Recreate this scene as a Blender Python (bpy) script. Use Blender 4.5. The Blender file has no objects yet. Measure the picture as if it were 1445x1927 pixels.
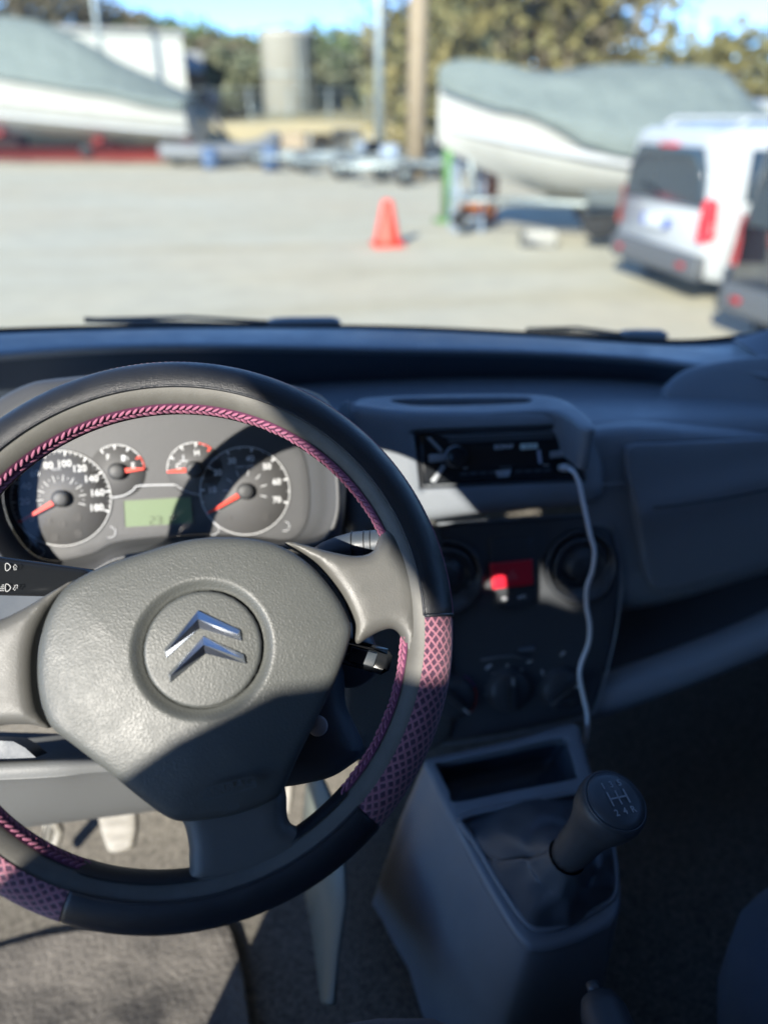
import bpy, math, random
import numpy as np
from mathutils import Vector, Matrix
from mathutils.geometry import delaunay_2d_cdt
random.seed(7); rng = np.random.default_rng(7)
R = math.radians
S = bpy.context.scene
C = S.collection
# ------------------------------------------------------------------ camera
HC = 1.8                      # eye height above the yard
PITCH, YAW, FPX = R(28.1), R(9.0), 1400.0
cam = bpy.data.cameras.new('camera'); camo = bpy.data.objects.new('camera', cam); C.objects.link(camo)
camo.location = (0, 0, HC)
camo.rotation_euler = (R(90) - PITCH, 0, -YAW)
cam.sensor_fit = 'VERTICAL'; cam.sensor_height = 24; cam.sensor_width = 18
cam.lens = FPX / 1927 * 24
cam.clip_start = 0.02; cam.clip_end = 3000
cam.dof.use_dof = True; cam.dof.focus_distance = 0.55
cam.dof.aperture_fstop = cam.lens / 1000 / 0.0100
S.camera = camo
# ------------------------------------------------------------------ sky and sun
SUN = Vector((.45, .75, -.42)).normalized()        # travel direction of the light
w = bpy.data.worlds.new('World'); S.world = w; w.use_nodes = True
nt = w.node_tree; nt.nodes.clear()
sk = nt.nodes.new('ShaderNodeTexSky'); sk.sky_type = 'NISHITA'; sk.sun_disc = False
elev = math.asin(-SUN.z); az = math.atan2(-SUN.x, -SUN.y)
sk.sun_elevation = elev; sk.sun_rotation = az
sk.air_density = 1.0; sk.dust_density = .15; sk.ozone_density = 5.5; sk.altitude = 4800
bgn = nt.nodes.new('ShaderNodeBackground'); bgn.inputs[1].default_value = 0.15
on = nt.nodes.new('ShaderNodeOutputWorld')
nt.links.new(sk.outputs[0], bgn.inputs[0]); nt.links.new(bgn.outputs[0], on.inputs[0])
sl = bpy.data.lights.new('sun', 'SUN'); so = bpy.data.objects.new('sun', sl); C.objects.link(so)
sl.energy = 3.6; sl.angle = R(.53); sl.color = (1, .94, .84)
so.rotation_euler = SUN.to_track_quat('-Z', 'Y').to_euler(); so.location = (-3, -3, 8)
S.view_settings.view_transform = 'Standard'; S.view_settings.look = 'None'
S.view_settings.exposure = 1.64; S.view_settings.gamma = 1
S.render.engine = 'CYCLES'
S.cycles.use_denoising = True; S.cycles.max_bounces = 8; S.cycles.transparent_max_bounces = 16
S.cycles.caustics_reflective = False; S.cycles.caustics_refractive = False; S.cycles.sample_clamp_indirect = 4

# ------------------------------------------------------------------ projection helpers: a pixel of the photograph to a point of the car
fwd = np.array([math.sin(YAW) * math.cos(PITCH), math.cos(YAW) * math.cos(PITCH), -math.sin(PITCH)])
rgt = np.array([math.cos(YAW), -math.sin(YAW), 0]); upv = np.cross(rgt, fwd); CAM = np.array([0, 0, HC])
def ray(x, y): return fwd + rgt * (x - 722.5) / FPX - upv * (y - 963.5) / FPX
def W(x, y, Y=None, Z=None):
    r = ray(x, y); return CAM + r * ((Y / r[1]) if Y is not None else (Z / r[2]))     # Z relative to the eye
def G(x, y): return W(x, y, Z=-HC)
class Frame:
    def __init__(s, o, n, u=(1, 0, 0)):
        s.o = np.array(o, float); s.n = np.array(n, float); s.n /= np.linalg.norm(s.n)
        u = np.array(u, float); u -= s.n * (u @ s.n); s.u = u / np.linalg.norm(u); s.v = np.cross(s.n, s.u)
    def uv(s, x, y, h=0):
        r = ray(x, y); o = s.o + s.n * h - CAM
        p = r * ((o @ s.n) / (r @ s.n)) - o
        return np.array([p @ s.u, p @ s.v])
    def w(s, u, v, h=0): return s.o + s.u * u + s.v * v + s.n * h
    def pw(s, x, y, h=0): u, v = s.uv(x, y, h); return s.w(u, v, h)
def A(p): return np.array(p, float)
# ------------------------------------------------------------------ materials
def mat(name, col, rough=.5, metal=0, spec=.5, bump=None, noise=None, coat=0, emit=None, trans=0, sheen=0, wear=None):
    """bump=(kind, scale, strength, distance)  noise=(scale, amount, other colour)"""
    m = bpy.data.materials.new(name); m.use_nodes = True; t = m.node_tree; b = t.nodes['Principled BSDF']
    b.inputs['Base Color'].default_value = (*col, 1); b.inputs['Roughness'].default_value = rough
    b.inputs['Metallic'].default_value = metal; b.inputs['Specular IOR Level'].default_value = spec
    b.inputs['Coat Weight'].default_value = coat; b.inputs['Transmission Weight'].default_value = trans
    b.inputs['Sheen Weight'].default_value = sheen
    if emit: b.inputs['Emission Color'].default_value = (*emit[0], 1); b.inputs['Emission Strength'].default_value = emit[1]
    L = t.links.new; N = t.nodes.new
    tc = N('ShaderNodeTexCoord')
    if noise:
        n = N('ShaderNodeTexNoise'); n.inputs['Scale'].default_value = noise[0]; n.inputs['Detail'].default_value = 6; n.inputs['Roughness'].default_value = .65
        L(tc.outputs['Object'], n.inputs['Vector'])
        cr = N('ShaderNodeValToRGB'); cr.color_ramp.elements[0].position = .5 - .5 * noise[1]; cr.color_ramp.elements[1].position = .5 + .5 * noise[1]
        cr.color_ramp.elements[0].color = (*col, 1); cr.color_ramp.elements[1].color = (*noise[2], 1)
        L(n.outputs['Fac'], cr.inputs['Fac']); L(cr.outputs[0], b.inputs['Base Color'])
    if wear:                                            # dust and handling: roughness that wanders
        n = N('ShaderNodeTexNoise'); n.inputs['Scale'].default_value = wear[0]; n.inputs['Detail'].default_value = 8; n.inputs['Roughness'].default_value = .7; L(tc.outputs['Object'], n.inputs['Vector'])
        mr = N('ShaderNodeMapRange'); mr.inputs[1].default_value = .35; mr.inputs[2].default_value = .65; mr.inputs[3].default_value = rough - wear[1]; mr.inputs[4].default_value = rough + wear[1]; L(n.outputs['Fac'], mr.inputs[0]); L(mr.outputs[0], b.inputs['Roughness'])
    if bump:
        if bump[0] == 'voronoi':
            v = N('ShaderNodeTexVoronoi'); v.feature = 'SMOOTH_F1'; v.inputs['Scale'].default_value = bump[1]; o = v.outputs['Distance']
            nz = N('ShaderNodeTexNoise'); nz.inputs['Scale'].default_value = bump[1] * .6
            mx = N('ShaderNodeMixRGB'); mx.inputs[0].default_value = .004 * 450 / bump[1]
            L(tc.outputs['Object'], nz.inputs['Vector']); L(tc.outputs['Object'], mx.inputs[1]); L(nz.outputs['Color'], mx.inputs[2]); L(mx.outputs[0], v.inputs['Vector'])
        elif bump[0] == 'wave':
            v = N('ShaderNodeTexWave'); v.bands_direction = 'DIAGONAL'; v.inputs['Scale'].default_value = bump[1]; o = v.outputs['Fac']; L(tc.outputs['Object'], v.inputs['Vector'])
        else:
            v = N('ShaderNodeTexNoise'); v.inputs['Scale'].default_value = bump[1]; v.inputs['Detail'].default_value = 4; o = v.outputs['Fac']; L(tc.outputs['Object'], v.inputs['Vector'])
        bp = N('ShaderNodeBump'); bp.inputs['Strength'].default_value = bump[2]; bp.inputs['Distance'].default_value = bump[3]
        L(o, bp.inputs['Height']); L(bp.outputs[0], b.inputs['Normal'])
    return m
def glass_mat(name, tint, gloss, rough=.02, dust_haze=0):
    m = bpy.data.materials.new(name); m.use_nodes = True; t = m.node_tree; t.nodes.clear(); N = t.nodes.new; L = t.links.new
    tr = N('ShaderNodeBsdfTransparent'); tr.inputs[0].default_value = (*tint, 1)
    gl = N('ShaderNodeBsdfGlossy'); gl.inputs['Roughness'].default_value = rough
    lw = N('ShaderNodeFresnel'); lw.inputs[0].default_value = 1.45
    mu = N('ShaderNodeMath'); mu.operation = 'MULTIPLY'; mu.inputs[1].default_value = gloss
    mx = N('ShaderNodeMixShader'); o = N('ShaderNodeOutputMaterial')
    L(lw.outputs[0], mu.inputs[0]); L(mu.outputs[0], mx.inputs[0]); L(tr.outputs[0], mx.inputs[1]); L(gl.outputs[0], mx.inputs[2]); 
    last = mx.outputs[0]
    if dust_haze:                                             # haze over the view added as a film of dust, thicker in smears
        df = N('ShaderNodeBsdfTranslucent'); df.inputs[0].default_value = (.8, .8, .76, 1); d2 = N('ShaderNodeBsdfDiffuse'); d2.inputs[0].default_value = (.8, .8, .76, 1); ad = N('ShaderNodeMixShader'); L(df.outputs[0], ad.inputs[1]); L(d2.outputs[0], ad.inputs[2])
        tc = N('ShaderNodeTexCoord'); nz = N('ShaderNodeTexNoise'); nz.inputs['Scale'].default_value = 6; nz.inputs['Detail'].default_value = 7; L(tc.outputs['Object'], nz.inputs['Vector'])
        mr = N('ShaderNodeMapRange'); mr.inputs[1].default_value = .4; mr.inputs[2].default_value = .65; mr.inputs[3].default_value = dust_haze * .6; mr.inputs[4].default_value = dust_haze * 1.5; L(nz.outputs['Fac'], mr.inputs[0])
        m3 = N('ShaderNodeMixShader'); L(mr.outputs[0], m3.inputs[0]); L(last, m3.inputs[1]); L(ad.outputs[0], m3.inputs[2]); last = m3.outputs[0]
    L(last, o.inputs[0])
    return m
M = {}
M['pad'] = mat('grained_grey_plastic', (.064, .068, .064), .48, spec=.5, bump=('voronoi', 850, .5, .00045), wear=(35, .06))
M['spoke'] = mat('worn_grey_plastic', (.082, .083, .078), .47, wear=(30, .07), bump=('voronoi', 1500, .35, .0003), noise=(30, .5, (.085, .083, .076)))
M['rim'] = mat('rim_plastic', (.105, .103, .092), .55, bump=('noise', 900, .3, .0004), noise=(60, .6, (.070, .067, .058)))
M['leather'] = mat('black_leather', (.013, .015, .019), .40, spec=.5, bump=('voronoi', 1700, .6, .0003), wear=(40, .08))
M['braid'] = mat('pink_braid', (.27, .085, .145), .75, sheen=.2, bump=('noise', 1500, .6, .0005))
M['braid_dark'] = mat('purple_cord', (.10, .025, .065), .8)
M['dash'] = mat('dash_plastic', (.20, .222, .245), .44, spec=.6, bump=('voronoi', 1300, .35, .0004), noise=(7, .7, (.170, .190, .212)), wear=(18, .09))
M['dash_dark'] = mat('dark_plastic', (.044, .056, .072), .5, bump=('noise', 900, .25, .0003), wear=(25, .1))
M['hood'] = mat('hood_plastic', (.050, .052, .054), .5, bump=('noise', 900, .35, .0004))
M['hatch'] = mat('ribbed_grey_plastic', (.062, .064, .062), .5, bump=('wave', 170, .6, .0008))
M['knee'] = mat('grey_panel_plastic', (.115, .12, .12), .5, bump=('voronoi', 700, .3, .0004))
M['panel'] = mat('centre_black_plastic', (.056, .061, .068), .42, bump=('noise', 1200, .2, .0003), wear=(22, .12))
M['gloss'] = mat('gloss_black', (.014, .016, .019), .2)
M['vent'] = mat('vent_black', (.044, .048, .054), .36, wear=(30, .1))
M['chrome'] = mat('chrome', (.88, .91, .96), .22, metal=1, noise=(50, .7, (.74, .78, .84)))
M['silver'] = mat('silver_plastic', (.42, .45, .48), .35, metal=.4)
M['white'] = mat('white_print', (.62, .63, .63), .6)
M['greyprint'] = mat('grey_print', (.62, .64, .66), .6)
M['dimprint'] = mat('dim_print', (.30, .31, .32), .6)
M['dial'] = mat('dial_black', (.105, .105, .105), .6, noise=(40, .5, (.095, .094, .094)))
M['face'] = mat('cluster_grey', (.058, .060, .063), .5, bump=('voronoi', 900, .4, .0004))
M['red'] = mat('needle_red', (.85, .05, .02), .5)
M['haz'] = mat('hazard_red', (.62, .015, .035), .35)
M['orange'] = mat('arc_red', (.60, .06, .03), .5)
M['bluep'] = mat('arc_blue', (.08, .12, .45), .5)
M['lcd'] = mat('lcd_green', (.125, .185, .09), .5)
M['lcdd'] = mat('lcd_digit', (.05, .07, .035), .5)
M['cable'] = mat('white_cable', (.80, .82, .84), .4)
M['pedal'] = mat('worn_pedal_rubber', (.30, .285, .25), .6, noise=(25, .6, (.20, .185, .15)))
M['steel'] = mat('pedal_steel', (.45, .44, .40), .4, metal=.7)
M['button'] = mat('pale_button', (.45, .45, .47), .4)
M['carpet'] = mat('carpet', (.10, .092, .078), .95, bump=('noise', 700, 1, .004), noise=(190, .28, (.26, .24, .20)))
M['carpet_dark'] = mat('dark_carpet', (.022, .022, .024), .95, bump=('noise', 500, 1, .004))
M['mat'] = mat('rubber_mat', (.040, .038, .036), .75, bump=('noise', 160, .8, .003), noise=(7, .3, (.23, .21, .18)))
M['duct'] = mat('duct_plastic', (.12, .135, .12), .5, bump=('noise', 600, .3, .0005))
M['seat'] = mat('seat_fabric', (.05, .066, .095), .95, bump=('noise', 1200, 1, .001), sheen=.3)
M['headliner'] = mat('headliner', (.38, .38, .36), .9)
M['door'] = mat('door_trim', (.06, .065, .07), .6)
M['trim'] = mat('pillar_trim', (.20, .22, .25), .6)
M['rubber'] = mat('black_rubber', (.010, .011, .012), .5)
M['paint'] = mat('white_car_paint', (.6, .62, .63), .25, coat=.6)
M['windscreen'] = glass_mat('windscreen_glass', (.86, .90, .86), .45, dust_haze=.05)
M['sideglass'] = glass_mat('side_glass', (.96, .98, .97), .5)
M['lens'] = glass_mat('cluster_lens', (.93, .93, .93), .8, .05)
M['knob'] = mat('gear_knob_leather', (.040, .045, .052), .48, bump=('noise', 700, .4, .0004))
M['knobcap'] = mat('gear_cap', (.050, .058, .068), .38)
M['gaiter'] = mat('gaiter_leather', (.070, .080, .094), .45, bump=('voronoi', 900, .4, .0004))

def mesh_cover_mat():
    m = bpy.data.materials.new('pink_mesh_fabric'); m.use_nodes = True; t = m.node_tree; b = t.nodes['Principled BSDF']; N = t.nodes.new; L = t.links.new
    uv = N('ShaderNodeUVMap'); sp = N('ShaderNodeSeparateXYZ'); L(uv.outputs[0], sp.inputs[0])
    def mth(op, a, c=None):
        n = N('ShaderNodeMath'); n.operation = op
        for i, q in enumerate((a, c)):
            if q is None: continue
            if isinstance(q, (int, float)): n.inputs[i].default_value = q
            else: L(q, n.inputs[i])
        return n.outputs[0]
    dn = N('ShaderNodeTexNoise'); dn.inputs['Scale'].default_value = 90; tcx = N('ShaderNodeTexCoord'); L(tcx.outputs['Object'], dn.inputs['Vector']); ds = N('ShaderNodeSeparateColor'); L(dn.outputs['Color'], ds.inputs[0])
    s = 1 / .0060
    u = mth('ADD', mth('MULTIPLY', sp.outputs[0], s * .80), mth('MULTIPLY', ds.outputs[0], .5)); v = mth('ADD', mth('MULTIPLY', sp.outputs[1], s), mth('MULTIPLY', ds.outputs[1], .5))
    a = mth('PINGPONG', mth('ADD', u, v), .5); c = mth('PINGPONG', mth('SUBTRACT', u, v), .5)
    d = mth('MINIMUM', a, c)                        # 0 on a thread, .5 in the middle of a hole
    r = N('ShaderNodeMapRange'); r.interpolation_type = 'SMOOTHSTEP'; r.inputs[1].default_value = .13; r.inputs[2].default_value = .20; L(d, r.inputs[0])
    nz = N('ShaderNodeTexNoise'); nz.inputs['Scale'].default_value = 1800; tc = N('ShaderNodeTexCoord'); L(tc.outputs['Object'], nz.inputs['Vector'])
    mx = N('ShaderNodeMixRGB'); mx.inputs[1].default_value = (.31, .118, .16, 1); mx.inputs[2].default_value = (.055, .014, .042, 1); L(r.outputs[0], mx.inputs[0])
    L(mx.outputs[0], b.inputs['Base Color']); b.inputs['Roughness'].default_value = .75; b.inputs['Sheen Weight'].default_value = .3
    h = mth('ADD', mth('MULTIPLY', r.outputs[0], -1), mth('MULTIPLY', nz.outputs['Fac'], .5))
    bp = N('ShaderNodeBump'); bp.inputs['Strength'].default_value = .9; bp.inputs['Distance'].default_value = .0016; L(h, bp.inputs['Height']); L(bp.outputs[0], b.inputs['Normal'])
    return m
M['mesh'] = mesh_cover_mat()

# ------------------------------------------------------------------ object helpers
def tag(o, label=None, cat=None, group=None, kind=None):
    if label: o['label'] = label
    if cat: o['category'] = cat
    if group: o['group'] = group
    if kind: o['kind'] = kind
    return o
def thing(name, loc, label, cat, group=None, rz=0):
    o = bpy.data.objects.new(name, None); C.objects.link(o); o.empty_display_size = .05
    o.location = [float(q) for q in loc]; o.rotation_euler = (0, 0, rz)
    return tag(o, label, cat, group)
def wmat(o):
    m = Matrix.Translation(o.location) @ o.rotation_euler.to_matrix().to_4x4()
    return (wmat(o.parent) @ o.matrix_parent_inverse @ m) if o.parent else m
def obj(name, geo, m, parent=None, smooth=True, local=False, mod=None, uv=None, auto=None):
    v, f = geo
    me = bpy.data.meshes.new(name); me.from_pydata([tuple(map(float, q)) for q in v], [], [tuple(map(int, q)) for q in f]); me.update()
    if smooth: me.polygons.foreach_set('use_smooth', [True] * len(me.polygons))
    if smooth and auto: me.set_sharp_from_angle(angle=R(auto))
    me.materials.append(M[m] if isinstance(m, str) else m)
    if uv is not None:
        l = me.uv_layers.new(name='UVMap')
        idx = np.zeros(len(me.loops), int); me.loops.foreach_get('vertex_index', idx)
        l.data.foreach_set('uv', np.array(uv, float)[idx].ravel())
    o = bpy.data.objects.new(name, me); C.objects.link(o)
    if parent is not None:
        o.parent = parent
        if not local: o.matrix_parent_inverse = wmat(parent).inverted()
    if mod:
        s = o.modifiers.new('thickness', 'SOLIDIFY'); s.thickness = mod; s.offset = -1
    return o
def join(*gs):
    V, F = [], []
    for v, f in gs:
        n = len(V); V.extend(list(v)); F.extend([tuple(i + n for i in q) for q in f])
    return V, F
def cr(pts, k=6, closed=False):
    pts = [A(p) for p in pts]; n = len(pts); out = []
    for i in range(n if closed else n - 1):
        g = lambda j: pts[j % n] if closed else pts[min(max(j, 0), n - 1)]
        a, b, c, d = g(i - 1), g(i), g(i + 1), g(i + 2)
        for j in range(k):
            t = j / k
            out.append(.5 * (2 * b + (c - a) * t + (2 * a - 5 * b + 4 * c - d) * t * t + (3 * b - a - 3 * c + d) * t ** 3))
    if not closed: out.append(pts[-1])
    return out
def sheet(rows, k=5, loop=False):
    """smooth surface through rows of points (all rows the same length)"""
    rows = [cr(r, k, loop) for r in rows]
    cols = [cr([r[i] for r in rows], k) for i in range(len(rows[0]))]
    n, m = len(cols), len(cols[0])
    V = [p for c in cols for p in c]; F = []
    for i in range(n if loop else n - 1):
        for j in range(m - 1):
            F.append((i * m + j, ((i + 1) % n) * m + j, ((i + 1) % n) * m + j + 1, i * m + j + 1))
    return V, F
def spatch(rows, k=5): return sheet([[W(*q[:2], Y=q[2]) for q in r] for r in rows], k)
def loft(rings, closed=True, cap=(False, False)):
    n = len(rings[0]); V = [p for r in rings for p in r]; F = []
    for i in range(len(rings) - 1):
        for j in range(n if closed else n - 1):
            F.append((i * n + j, i * n + (j + 1) % n, (i + 1) * n + (j + 1) % n, (i + 1) * n + j))
    if cap[0]: F.append(tuple(range(n))[::-1])
    if cap[1]: F.append(tuple((len(rings) - 1) * n + j for j in range(n)))
    return V, F
def tube(pts, r, seg=10, cap=True):
    pts = [A(p) for p in pts]; rs = r if hasattr(r, '__len__') else [r] * len(pts)
    ref = None; rings = []
    for i, p in enumerate(pts):
        t = pts[min(i + 1, len(pts) - 1)] - pts[max(i - 1, 0)]; t /= np.linalg.norm(t)
        if ref is None: ref = np.cross(t, [0, 0, 1]); ref = ref if np.linalg.norm(ref) > .1 else np.cross(t, [0, 1, 0])
        a = ref - t * (ref @ t); a /= np.linalg.norm(a); b = np.cross(t, a); ref = a
        rings.append([p + rs[i] * (a * math.cos(q) + b * math.sin(q)) for q in np.linspace(0, 2 * math.pi, seg, endpoint=False)])
    return loft(rings, cap=(cap, cap))
def lathe(o, n, prof, seg=48, u=(1, 0, 0), sx=1, sy=1):
    """prof: list of (radius, height) along n"""
    f = Frame(o, n, u)
    rings = [[f.w(r * sx * math.cos(q), r * sy * math.sin(q), h) for q in np.linspace(0, 2 * math.pi, seg, endpoint=False)] for r, h in prof]
    return loft(rings, cap=(prof[0][0] > 1e-6, prof[-1][0] > 1e-6))
def box(c, d, rot=None, bev=0):
    c = A(c); d = A(d) / 2; bev = min(bev, d.min() * .9); V = []; F = []
    if bev <= 0:
        V = [A((x, y, z)) * d for x in (-1, 1) for y in (-1, 1) for z in (-1, 1)]
        F = [(0, 1, 3, 2), (4, 6, 7, 5), (0, 4, 5, 1), (2, 3, 7, 6), (0, 2, 6, 4), (1, 5, 7, 3)]
    else:
        idx = {}
        for x in (-1, 1):
            for y in (-1, 1):
                for z in (-1, 1):
                    for a in range(3):
                        q = A((x, y, z)) * (d - bev); q[a] += (x, y, z)[a] * bev; idx[(x, y, z, a)] = len(V); V.append(q)
        g = lambda x, y, z, a: idx[(x, y, z, a)]
        for s in (-1, 1):
            F.append([g(s, -1, -1, 0), g(s, 1, -1, 0), g(s, 1, 1, 0), g(s, -1, 1, 0)][::s])
            F.append([g(-1, s, -1, 1), g(-1, s, 1, 1), g(1, s, 1, 1), g(1, s, -1, 1)][::s])
            F.append([g(-1, -1, s, 2), g(1, -1, s, 2), g(1, 1, s, 2), g(-1, 1, s, 2)][::s])
            for t in (-1, 1):
                F.append((g(s, t, -1, 0), g(s, t, 1, 0), g(s, t, 1, 1), g(s, t, -1, 1)))
                F.append((g(s, -1, t, 0), g(s, 1, t, 0), g(s, 1, t, 2), g(s, -1, t, 2)))
                F.append((g(-1, s, t, 1), g(1, s, t, 1), g(1, s, t, 2), g(-1, s, t, 2)))
                for q in (-1, 1): F.append((g(s, t, q, 0), g(s, t, q, 1), g(s, t, q, 2)))
    if rot is not None: V = [A(rot @ Vector(v)) for v in V]
    return [v + c for v in V], F
def inside(P, poly):
    P = np.asarray(P); x, y = P[:, 0], P[:, 1]; res = np.zeros(len(P), bool); n = len(poly)
    for i in range(n):
        x1, y1 = poly[i]; x2, y2 = poly[(i + 1) % n]
        c = ((y1 > y) != (y2 > y)) & (x < (x2 - x1) * (y - y1) / ((y2 - y1) or 1e-12) + x1); res ^= c
    return res
def edist(P, polys):
    P = np.asarray(P); d = np.full(len(P), 1e9)
    for poly in polys:
        a = np.asarray(poly); b = np.roll(a, -1, 0)
        for p, q in zip(a, b):
            e = q - p; t = np.clip(((P - p) @ e) / max(e @ e, 1e-14), 0, 1)
            d = np.minimum(d, np.linalg.norm(P - p - t[:, None] * e, axis=1))
    return d
def resample(poly, step):
    out = []; n = len(poly)
    for i in range(n):
        a, b = A(poly[i]), A(poly[(i + 1) % n]); k = max(1, int(round(np.linalg.norm(b - a) / step)))
        for j in range(k): out.append(a + (b - a) * j / k)
    return out
def relief(outline, fr, h=0, r=.004, depth=.01, step=.006, dome=0, hf=None, holes=(), hole_depth=None, rl=.05, rings=None, hr=.0015):
    """raised panel: outline in (u,v) of frame fr, rounded edge r, walls of height depth, dome or any height function"""
    out = resample(outline, step); hs = [resample(q, step) for q in holes]; polys = [out] + hs
    allp = []; edges = []
    for q in polys:
        b = len(allp); allp += list(q); edges += [(b + i, b + (i + 1) % len(q)) for i in range(len(q))]
    nb = len(allp); extra = []
    if r > 0:
        for q in polys:
            a = np.array(q); t = np.roll(a, -1, 0) - np.roll(a, 1, 0); t /= np.linalg.norm(t, axis=1)[:, None] + 1e-12
            nn = np.stack([-t[:, 1], t[:, 0]], 1)
            rq = r if q is out else hr
            for d in (.06, .25, .55, 1):
                for s in (-1, 1):
                    p = a + nn * s * rq * d
                    ok = inside(p, out)
                    for hq in hs: ok &= ~inside(p, hq)
                    dd = edist(p, polys); ok &= dd > rq * d * .93
                    extra += list(p[ok])
    lo = np.min(out, 0); hi = np.max(out, 0)
    gx, gy = np.meshgrid(np.arange(lo[0], hi[0], step), np.arange(lo[1], hi[1], step)); gp = np.stack([gx.ravel(), gy.ravel()], 1)
    if len(gp):
        ok = inside(gp, out)
        for hq in hs: ok &= ~inside(gp, hq)
        gp = gp[ok]; dd = edist(gp, polys) if len(gp) else []; gp = gp[(dd > max(hr, .0) * 1.2 + step * .4) & (edist(gp, [out]) > r * 1.2 + step * .4)] if len(gp) else gp
        extra += list(gp)
    if rings:
        c0, rad = rings; ex = np.array(extra); ex = ex[np.hypot(*(ex - c0).T) > max(rad) + step * .5]; extra = list(ex)
        for q in rad: extra += [c0 + q * A((math.cos(a), math.sin(a))) for a in np.linspace(0, 2 * math.pi, 90 if q > .01 else 24, endpoint=False)]
        extra.append(c0)
    pts = allp + extra
    vs, _, fs, _, _, _ = delaunay_2d_cdt([Vector((float(p[0]), float(p[1]))) for p in pts], edges, [], 0, 1e-7)
    P = np.array([[q.x, q.y] for q in vs]); cen = np.array([P[list(f)].mean(0) for f in fs])
    ok = inside(cen, out)
    for hq in hs: ok &= ~inside(cen, hq)
    fs = [list(f) for f, k in zip(fs, ok) if k]
    d = edist(P, polys); H = np.full(len(P), float(h))
    if r > 0: q = np.clip(edist(P, [out]) / r, 0, 1); H += r * (np.sqrt(1 - (1 - q) ** 2) - 1)
    if hs and r > 0: q = np.clip(edist(P, hs) / hr, 0, 1); H += hr * (np.sqrt(1 - (1 - q) ** 2) - 1)
    if dome: q = np.clip(d / rl, 0, 1); H += dome * (1 - (1 - q) ** 2)
    if hf is not None: H += hf(P[:, 0], P[:, 1])
    V = [fr.w(p[0], p[1], z) for p, z in zip(P, H)]; F = [tuple(f) for f in fs]
    for k, q in enumerate(polys):
        dp = depth if k == 0 or hole_depth is None else hole_depth
        if dp <= 0: continue
        n = len(q); b = len(V)
        # nearest cdt vertices of this loop
        idx = [int(np.argmin(((P - A(p)) ** 2).sum(1))) for p in q]
        for p, i in zip(q, idx): V.append(V[i].copy())
        for p, i in zip(q, idx): V.append(fr.w(p[0], p[1], h - dp))
        for i in range(n): F.append((b + i, b + (i + 1) % n, b + n + (i + 1) % n, b + n + i))
    return V, F
def px(fr, pts, h=0, k=0):
    q = [fr.uv(x, y, h) for x, y in pts]
    return cr(q, k, True) if k else q
_tc = {}
def text(s, fr, u, v, size, h=0, rot=0, ext=0, align='CENTER', bold=0, sx=1):
    key = (s, round(ext / size, 4), align, bold)
    if key not in _tc:
        c = bpy.data.curves.new('t', 'FONT'); c.body = s; c.size = 1; c.align_x = align; c.align_y = 'CENTER'; c.extrude = ext / size; c.offset = bold; c.resolution_u = 3
        o = bpy.data.objects.new('t', c); C.objects.link(o); dg = bpy.context.evaluated_depsgraph_get(); dg.update()
        me = bpy.data.meshes.new_from_object(o.evaluated_get(dg)); _tc[key] = ([tuple(q.co) for q in me.vertices], [tuple(p.vertices) for p in me.polygons])
        bpy.data.objects.remove(o); bpy.data.curves.remove(c); bpy.data.meshes.remove(me)
    vs, fs = _tc[key]; ca, sa = math.cos(rot), math.sin(rot)
    return [fr.w(u + size * sx * x * ca - size * y * sa, v + size * sx * x * sa + size * y * ca, h + z * size) for x, y, z in vs], fs
def stroke(fr, pts, wd, h=0, closed=False):
    """flat ribbon of width wd along uv points"""
    P = [A(p) for p in pts]; n = len(P); V = []; F = []
    for i in range(n):
        a = P[(i - 1) % n] if closed else P[max(i - 1, 0)]; b = P[(i + 1) % n] if closed else P[min(i + 1, n - 1)]
        t = b - a; t = t / (np.linalg.norm(t) + 1e-12); m = A((-t[1], t[0])) * wd / 2
        V += [fr.w(*(P[i] + m), h), fr.w(*(P[i] - m), h)]
    for i in range(n if closed else n - 1): j = (i + 1) % n; F.append((2 * i, 2 * i + 1, 2 * j + 1, 2 * j))
    return V, F
def arc(c, r, a0, a1, n=32): return [A((c[0] + r * math.cos(R(a)), c[1] + r * math.sin(R(a)))) for a in np.linspace(a0, a1, n)]

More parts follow.
